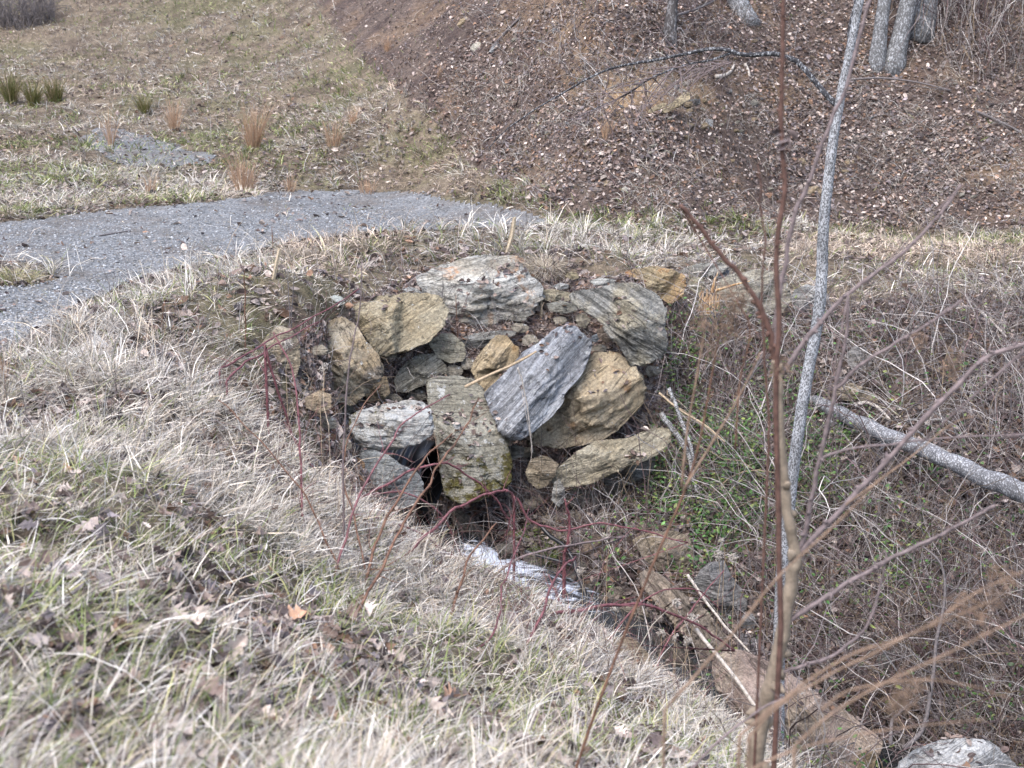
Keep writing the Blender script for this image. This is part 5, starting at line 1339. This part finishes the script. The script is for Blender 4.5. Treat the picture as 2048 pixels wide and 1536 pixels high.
def grass_layer(name, n, Y0, Y1, seed, kind):
    r = np.random.default_rng(seed)
    x, y = frustum_scatter(n, Y0, Y1, r)
    z = ground(x, y); reg = region(x, y, z, 40)
    q = np.stack([x, y], -1)
    dens = fbm(q * 1.6, 3, 91)
    p = np.select([reg == 0, reg == 1, reg == 2, reg == 3, reg == 4, reg == 5], [1, .006, .30, .02, .05, .10])
    px, py, _d2 = project(np.stack([x, y, z], -1))
    # leaf-covered, barer places in the lawn
    bare = sstep(.56, .68, dens)
    p = np.where(reg == 0, p * (1 - .75 * bare), p)
    dd, _ = path_dist(x, y, SP3)
    p = np.where(dd < .42, 0, p)
    p = np.where(in_rock_box(x, y, z), p * .12, p)
    keep = r.random(n) < p
    x, y, z, reg, px, py = x[keep], y[keep], z[keep], reg[keep], px[keep], py[keep]; n = len(x); q = q[keep]
    far = y > 18
    gx, gy = slope_dir(x, y)
    sl = np.hypot(gx, gy)
    fl = (fbm(q * .9, 2, 55) * 2 - 1) * 3.5                       # combed direction varies slowly
    tall = fbm(q * 1.1, 3, 33)
    rough = (py < 780) & (py > 440) & (px < 1320) & (y < 20)      # long swept grass on the crest
    lip = sstep(2.7, 1.5, path_dist(x, y, SP3)[0])                # short along the water
    # most blades lie matted; the rest spring from tufts that lean as one
    tuft = r.random(n) * (1 + lip) < np.where(rough, .62, np.where(far, .45, .34)) * (.4 + 1.2 * sstep(.35, .6, tall))
    cell = np.where(y < 9, .17, np.where(far, .38, .26))
    ix, iy = np.floor(x / cell + fbm(q * 2, 2, 3)), np.floor(y / cell + fbm(q * 2, 2, 4))
    h1, h2, h3 = _h(ix.astype(np.int64), iy.astype(np.int64), iy.astype(np.int64) * 0, 5), _h(ix.astype(np.int64), iy.astype(np.int64), iy.astype(np.int64) * 0, 6), _h(ix.astype(np.int64), iy.astype(np.int64), iy.astype(np.int64) * 0, 7)
    tx, ty = (ix + .2 + .6 * h1) * cell, (iy + .2 + .6 * h2) * cell
    down = np.arctan2(-gy, -gx)
    caz = np.where(sl > .12, down + (h3 - .5) * 2.2, fl + (h3 - .5) * 3)
    fx, fy = tx + r.normal(0, .10, n) * cell, ty + r.normal(0, .10, n) * cell
    pull = .8 * tuft
    x2, y2 = x + (fx - x) * pull, y + (fy - y) * pull
    z2 = ground(x2, y2); okm = np.abs(z2 - z) < .25
    x, y, z = np.where(okm, x2, x), np.where(okm, y2, y), np.where(okm, z2, z)
    out = np.arctan2(y - ty, x - tx)
    az = np.where(tuft, np.where(r.random(n) < .55, caz + r.normal(0, .45, n), out + r.normal(0, .5, n)), np.where(r.random(n) < .45, caz + r.normal(0, .7, n), r.uniform(0, 6.28, n)))
    L = r.gamma(6, 1 / 6, n) * np.where(far, .16, np.where(y < 9, .155, .19)) * np.where(tuft, .75 + .8 * h1, .9)
    L = np.where(rough & tuft, L * 1.15, L) * (1 - .62 * lip)
    w = np.interp(y, [3, 7, 12, 20, 45], [.0058, .0056, .0066, .0105, .019]) * r.uniform(.55, 1.3, n)
    a0 = np.where(tuft, np.clip(np.abs(r.normal(.45, .3, n)), 0, 1.2), np.clip(r.normal(1.36, .16, n), .8, 1.6))
    bend = np.where(tuft, np.clip(r.normal(1.25, .4, n), 0, 2.0 - a0), r.normal(.05, .35, n))
    up = r.random(n) < .018
    a0 = np.where(up, np.abs(r.normal(.15, .2, n)), a0); bend = np.where(up, .3, bend)
    zj = np.where(tuft, 0, r.random(n) ** 1.5 * np.where(far, .10, .075) * (1 - .8 * lip))
    gfrac = np.select([y < 8, y < 20], [.22, .12], .40) * (.25 + 1.8 * sstep(.45, .66, fbm(q * .7, 3, 66)))
    green = r.random(n) < gfrac
    if kind == 'green': sel = green
    else: sel = ~green
    x, y, z, az, L, w, a0, bend, q, px, py, zj = [v[sel] for v in (x, y, z, az, L, w, a0, bend, q, px, py, zj)]; n = len(x)
    if kind == 'green':
        c = GREEN[r.integers(0, 4, n)]; L = L * .8; a0 = a0 * .75
    else:
        k = np.clip((fbm(q * 1.9, 3, 23) - .5) * 5 + r.normal(2.6, 1.7, n), 0, 6.99).astype(int)
        c = STRAW[k]
        orange = (sstep(.56, .66, fbm(q * .5, 3, 29)) * (y > 15))[:, None] * .55
        c = c * (1 - orange) + np.array([.44, .335, .25]) * orange
        c = c * 1.1
    c = c * np.exp(r.normal(0, .30, n))[:, None]
    V, F, m = blades(np.stack([x, y, z - .008 + zj], -1), az, L, w, a0, bend, 4 if Y1 < 9 else 3, None, seed)
    return V, F, np.repeat(c, m, 0)

def stuff(name, parts, mat, label, cat):
    Vs, Fs, Cs, k = [], [], [], 0
    for V, F, c in parts: Vs.append(V); Fs.append(F + k); Cs.append(c); k += len(V)
    o = obj(name, np.concatenate(Vs), np.concatenate(Fs), M[mat], col=np.concatenate(Cs))
    return tag(o, label, cat, kind='stuff')

GR = [(95000, 2.3, 8.5), (170000, 7.8, 20), (230000, 19, 50)]
stuff('dry_grass', [grass_layer('d', n, a, b_, 41 + i, 'dry') for i, (n, a, b_) in enumerate(GR)], 'grass', 'dead straw grass matted over the banks, crest and field', 'grass')
stuff('green_grass', [grass_layer('g', n, a, b_, 41 + i, 'green') for i, (n, a, b_) in enumerate(GR)], 'grass', 'sparse green grass blades mixed through the dead straw', 'grass')

# ---- screen-even points on steep ground
def seen_points(n, poly, r, x0=-120, x1=2170, y0=-60, y1=1600):
    px, py = r.uniform(x0, x1, n), r.uniform(y0, y1, n)
    k = in_poly(poly, px, py) if poly is not None else np.ones(n, bool)
    h = cast(px[k], py[k]); return h[np.isfinite(h[:, 0])]

r = np.random.default_rng(77)
LV = []
def add_leaves(P, nrm, size, seed, lobed, cols=LEAFC, bright=1.0, curl=1.0, sd=.3):
    rr = np.random.default_rng(seed); n = len(P)
    V, F, m = leaves(P, size, nrm, seed, lobed, curl)
    c = cols[rr.integers(0, len(cols), n)] * np.exp(rr.normal(0, sd, n))[:, None] * bright
    LV.append((V, F, np.repeat(c, m, 0)))
# lawn and bank leaves, thickest near the camera on the left
x, y = frustum_scatter(26000, 2.3, 9.5, r); z = ground(x, y); reg = region(x, y, z); px, py, _ = project(np.stack([x, y, z], -1))
q = np.stack([x, y], -1)
p = .22 + .75 * sstep(.50, .66, fbm(q * 1.6, 3, 91)) + .75 * np.clip((py - 1230) / 200, 0, 1) * np.clip((800 - px) / 500, 0, 1) * sstep(.36, .52, fbm(q * 2.4, 3, 14))
k = (r.random(len(x)) < p * .8) & (reg == 0)
n = k.sum(); add_leaves(np.stack([x[k], y[k], z[k] + r.uniform(.015, .085, n)], -1), normals(x[k], y[k]), r.gamma(9, .078 / 9, n) + .012, 1, True, bright=1.15)
# crest and mid ground
x, y = frustum_scatter(60000, 9, 22, r); z = ground(x, y); reg = region(x, y, z); q = np.stack([x, y], -1); px, py, _ = project(np.stack([x, y, z], -1))
edge = region(x, y - .35, z) == 1
edge2 = (region(x + .25, y + .45, z) == 1) | (region(x - .3, y + .2, z) == 1)
p = np.select([reg == 0, reg == 1, reg == 4, reg == 5], [.12 + .6 * sstep(.54, .66, fbm(q * 1.6, 3, 91)), .012, .45, .62], 0)
p = np.where((reg == 0) & (edge | edge2), .75, p); p = np.where((reg == 1) & (fbm(q * 1.2, 3, 8) > .62), .10, p)
dd, _ = path_dist(x, y, SP3); p = np.where(dd < .4, 0, p)
k = r.random(len(x)) < p; n = k.sum()
add_leaves(np.stack([x[k], y[k], z[k] + r.uniform(.004, .045, n)], -1), normals(x[k], y[k]), r.gamma(9, .075 / 9, n) + .012, 2, False, bright=1.0)
# field leaves
x, y = frustum_scatter(60000, 20, 50, r); z = ground(x, y); reg = region(x, y, z); q = np.stack([x, y], -1)
p = np.select([reg == 0, reg == 2, reg == 1], [.22 + .6 * sstep(.48, .64, fbm(q * .6, 3, 18)), .30, .03], 0)
k = r.random(len(x)) < p; n = k.sum()
add_leaves(np.stack([x[k], y[k], z[k] + r.uniform(.01, .08, n)], -1), normals(x[k], y[k]), r.gamma(9, .075 / 9, n), 3, False)
# hillside carpet
h = seen_points(80000, HILL, r, 600, 2170, -70, 480); px, py, _ = project(h)
clay = np.exp(-(((px - 1300) / 120) ** 2 + ((py - 190) / 42) ** 2)) + .6 * np.exp(-(((px - 1150) / 50) ** 2 + ((py - 80) / 50) ** 2)) + .5 * np.exp(-(((px - 2000) / 60) ** 2 + ((py - 345) / 26) ** 2))
dn = fbm(h[:, :2] * .8, 4, 51)
k = r.random(len(h)) < np.clip(.55 + 1.6 * (dn - .45) - .9 * clay, .06, 1) * np.clip((px - 560) / 420, .25, 1)
h = h[k]; n = len(h)
add_leaves(h + np.stack([0 * h[:, 0], 0 * h[:, 0], r.uniform(.004, .06, n)], -1), normals(h[:, 0], h[:, 1]), r.gamma(6, .052 / 6, n) + .008, 4, False, bright=1.1, sd=.42)
# boulder tops and the wall: drop leaves from above and keep those that land on something not too steep
Vall, Fall, kk = [], [], 0
for V, F in ROCK_BVH: Vall.append(V); Fall.append(F + kk); kk += len(V)
bvh = BVHTree.FromPolygons(np.concatenate(Vall).tolist(), np.concatenate(Fall).tolist())
Pn, Nn = [], []
for i in range(26000):
    if i < 15000: x0, y0 = r.uniform(-2.7, 2.6), r.uniform(12.2, 17.2)
    else: x0, y0 = r.uniform(.4, 4.2), r.uniform(9.0, 13.5)
    hit, nr, _, _ = bvh.ray_cast(Vector((x0, y0, 6)), Vector((0, 0, -1)))
    if hit is None: continue
    hollow = fbm(np.array([[x0 * 2.2, y0 * 2.2]]), 3, 7)[0]
    if hit.z > ground(x0, y0) - .02 and nr.z > .62 and r.random() < np.clip((nr.z - .62) * 1.7, 0, .8) * np.clip((hollow - .43) * 6, .02, 1):
        Pn.append(hit[:]); Nn.append(nr[:])
Pn, Nn = np.array(Pn), np.array(Nn)
add_leaves(Pn + Nn * r.uniform(.003, .02, (len(Pn), 1)), Nn, r.gamma(9, .052 / 9, len(Pn)) + .01, 5, False, bright=1.0)
# more litter in the wall's gaps and on the ravine floor
h = seen_points(21000, WALL, r, 560, 1360, 520, 1090); n = len(h)
add_leaves(h + np.stack([0*h[:, 0], 0*h[:, 0], r.uniform(.003, .05, n)], -1), normals(h[:, 0], h[:, 1]), r.gamma(9, .06 / 9, n) + .01, 6, False, bright=1.25)
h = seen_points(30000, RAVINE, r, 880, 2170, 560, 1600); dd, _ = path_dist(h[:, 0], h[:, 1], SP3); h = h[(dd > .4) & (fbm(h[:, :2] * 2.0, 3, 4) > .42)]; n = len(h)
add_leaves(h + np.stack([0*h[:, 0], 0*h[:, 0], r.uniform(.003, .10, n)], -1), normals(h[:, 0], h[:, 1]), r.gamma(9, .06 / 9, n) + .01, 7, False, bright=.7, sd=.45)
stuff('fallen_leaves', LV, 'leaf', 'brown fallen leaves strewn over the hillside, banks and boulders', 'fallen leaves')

# ---- dead vines, twigs and dry stems: the tangle of the ravine, the hill and the wall gaps
TW = np.array([(.105,.088,.088),(.155,.132,.128),(.27,.245,.235),(.075,.052,.052),(.12,.078,.078),(.36,.335,.32),(.17,.13,.09)])
TV = []
def add_twigs(base, L, a0, bend, R, seed, nseg=7, wig=.28, cols=TW, sd=.25, az=None):
    rr = np.random.default_rng(seed); n = len(base)
    V, F, m, P = strands(base, rr.uniform(0, 6.28, n) if az is None else az, L, a0, bend, R, nseg, 3, wig, seed)
    c = cols[rr.integers(0, len(cols), n)] * np.exp(rr.normal(0, sd, n))[:, None]
    TV.append((V, F, np.repeat(c, m, 0))); return P
h = seen_points(17000, RAVINE, r, 880, 2200, 560, 1640); dd, _ = path_dist(h[:, 0], h[:, 1], SP3); _px, _py, _ = project(h)
_lg = np.array([(1560,815),(1640,830),(1750,885),(1830,915),(1960,975),(2060,1015),(2300,1120)])
_lgy = np.interp(_px, _lg[:, 0], _lg[:, 1])
onlog = (_px > 1600) & (_py > _lgy - 55) & (_py < _lgy + 60)
_ch = in_poly([(1250,1050),(1400,1050),(1500,1130),(1530,1300),(1780,1470),(1740,1600),(1450,1480),(1330,1340),(1260,1180)], _px, _py)
h = h[(dd > .45) & (_px > 1000) & ~(_ch & (r.random(len(h)) < .85)) & ~(onlog & (r.random(len(h)) < .85))]; n = len(h)
RAVP = add_twigs(h, r.gamma(3, .20, n) + .15, np.abs(r.normal(.6, .5, n)), r.normal(1.1, .8, n), r.uniform(.0016, .0042, n), 31)
h = seen_points(900, RAVINE, r, 1250, 2200, 600, 1640); n = len(h)
add_twigs(h, r.uniform(.6, 1.8, n), np.abs(r.normal(.5, .4, n)), r.normal(1.3, .6, n), r.uniform(.004, .009, n), 32, 9)
h = seen_points(3400, WALL, r, 560, 1360, 560, 1090); n = len(h)
add_twigs(h, r.gamma(3, .13, n) + .1, np.abs(r.normal(.6, .4, n)), r.normal(1.0, .7, n), r.uniform(.0018, .004, n), 33)
h = seen_points(5000, HILL, r, 640, 2170, -60, 470); n = len(h)
add_twigs(h + [0, 0, .02], r.gamma(3, .16, n) + .1, np.abs(r.normal(1.1, .4, n)), r.normal(.5, .5, n), r.uniform(.002, .005, n), 34)
h = seen_points(9000, HILL, r, 900, 2170, 120, 470); h = h[fbm(h[:, :2] * 1.4, 3, 88) > .52]; n = len(h)      # pale dead grass tufts low on the hill
add_twigs(h, r.uniform(.15, .35, n), np.abs(r.normal(.8, .4, n)), np.abs(r.normal(1.2, .4, n)), r.uniform(.003, .005, n), 35, 4, .08, STRAW * .85)
h = seen_points(1500, [(1780,-60),(1780,60),(1880,140),(2170,190),(2170,-60)], r, 1780, 2170, -60, 190); n = len(h)  # vine curtain by the trunks
add_twigs(h + np.stack([r.normal(0, .2, n), -np.abs(r.normal(0, .3, n)), r.uniform(.1, 1.6, n)], -1), r.uniform(.4, 1.3, n), np.abs(r.normal(2.7, .3, n)), r.normal(0, .5, n), r.uniform(.004, .009, n), 36, 7, .2)
h = seen_points(900, [(1000,-40),(960,80),(1100,200),(1500,130),(1500,-40)], r, 940, 1500, -40, 200); n = len(h)
add_twigs(h + [0, 0, .02], r.uniform(.3, .9, n), np.abs(r.normal(1.0, .5, n)), r.normal(.6, .6, n), r.uniform(.004, .008, n), 37)
LIP = [(480,840),(640,800),(760,1000),(900,1080),(1000,1150),(1150,1205),(1330,1350),(1450,1440),(1420,1500),(1250,1400),(1000,1280),(760,1140),(560,1040)]
h = seen_points(1700, LIP, r, 480, 1460, 780, 1510); n = len(h)
add_twigs(h, r.gamma(4, .11, n) + .1, np.abs(r.normal(.4, .35, n)), r.normal(.9, .6, n), r.uniform(.0014, .003, n), 38, 7, .25, np.array([(.17,.09,.08),(.21,.15,.12),(.40,.33,.25),(.13,.055,.06)]))
x, y = frustum_scatter(2600, 8, 45, r); z = ground(x, y); k = region(x, y, z) == 0; n = k.sum()
add_twigs(np.stack([x, y, z], -1)[k], r.gamma(4, .08, n) + .1, np.abs(r.normal(.15, .2, n)), r.normal(.2, .3, n), np.interp(y[k], [8, 45], [.0017, .006]), 39, 5, .12)
stuff('dead_vines', TV, 'stem', 'tangled dead vines and thin stems filling the ravine and clinging to the hill', 'undergrowth')

# ---- evergreen creeper leaves on the ravine slope
GL = []
h = seen_points(16000, RAVINE, r, 1180, 2170, 600, 1600); px, py, _ = project(h)
den = .9 * np.exp(-(((px - 1400) / 150) ** 2 + ((py - 880) / 190) ** 2)) + .6 * np.exp(-(((px - 1560) / 160) ** 2 + ((py - 960) / 120) ** 2)) + .3 * np.exp(-(((px - 1800) / 60) ** 2 + ((py - 1180) / 60) ** 2)) + .35 * np.exp(-(((px - 1250) / 70) ** 2 + ((py - 990) / 40) ** 2)) + .06
den = den * np.clip((fbm(h[:, :2] * 2.6, 3, 40) - .3) * 4, 0, 1.4)
k = r.random(len(h)) < den; h = h[k]
h = np.repeat(h, 5, 0); n = len(h); h = h + np.stack([r.normal(0, .07, n), r.normal(0, .07, n), np.abs(r.normal(.12, .11, n))], -1)
V, F, m = leaves(h, r.uniform(.028, .058, n), np.tile([0, -.35, .9], (n, 1)) + r.normal(0, .4, (n, 3)), 51, False, .6)
c = np.array([(.05,.125,.032),(.075,.16,.045),(.11,.18,.05),(.17,.21,.06),(.045,.09,.035)])[r.integers(0, 5, n)] * np.exp(r.normal(0, .3, n))[:, None]
GL.append((V, F, np.repeat(c, m, 0)))
stuff('creeper_leaves', GL, 'green', 'small evergreen creeper leaves over the brushy slope beside the boulders', 'creeper')

# ---- loose gravel on the drive
x, y = frustum_scatter(90000, 9, 32, r, -160, 1250); z = ground(x, y); reg = region(x, y, z, 30)
k = ((reg == 1) | (reg == 2)) & (r.random(len(x)) < .75); x, y, z = x[k], y[k], z[k]; n = len(x)
U, F = ICO[3]
import bmesh as _bm
bm = _bm.new(); _bm.ops.create_icosphere(bm, subdivisions=1, radius=1); bm.verts.ensure_lookup_table()
T = np.array([v.co[:] for v in bm.verts]); f = np.array([[v.index for v in q_.verts] for q_ in bm.faces]); bm.free()
T = T[:, :] ; s = r.gamma(5, .008 / 5, n) + .005
sc = np.stack([s, s * r.uniform(.6, 1, n), s * r.uniform(.4, .8, n)], -1); a = r.uniform(0, 6.28, n)
V = T[None] * sc[:, None] * (1 + r.normal(0, .16, (n, len(T), 1)))
V = np.stack([V[..., 0] * np.cos(a)[:, None] - V[..., 1] * np.sin(a)[:, None], V[..., 0] * np.sin(a)[:, None] + V[..., 1] * np.cos(a)[:, None], V[..., 2]], -1)
V = V + np.stack([x, y, z + .02 + s * .2], -1)[:, None]
F = (f[None] + (np.arange(n) * len(T))[:, None, None]).reshape(-1, 3)
c = np.array([(.17,.178,.19),(.25,.26,.275),(.13,.135,.14),(.19,.18,.165),(.32,.33,.345)])[r.integers(0, 5, n)] * np.exp(r.normal(0, .15, n))[:, None]
o = obj('gravel', V.reshape(-1, 3), F, M['stone'], col=np.repeat(c, len(T), 0)); tag(o, 'loose grey crushed stone on the drive', 'gravel', kind='stuff')
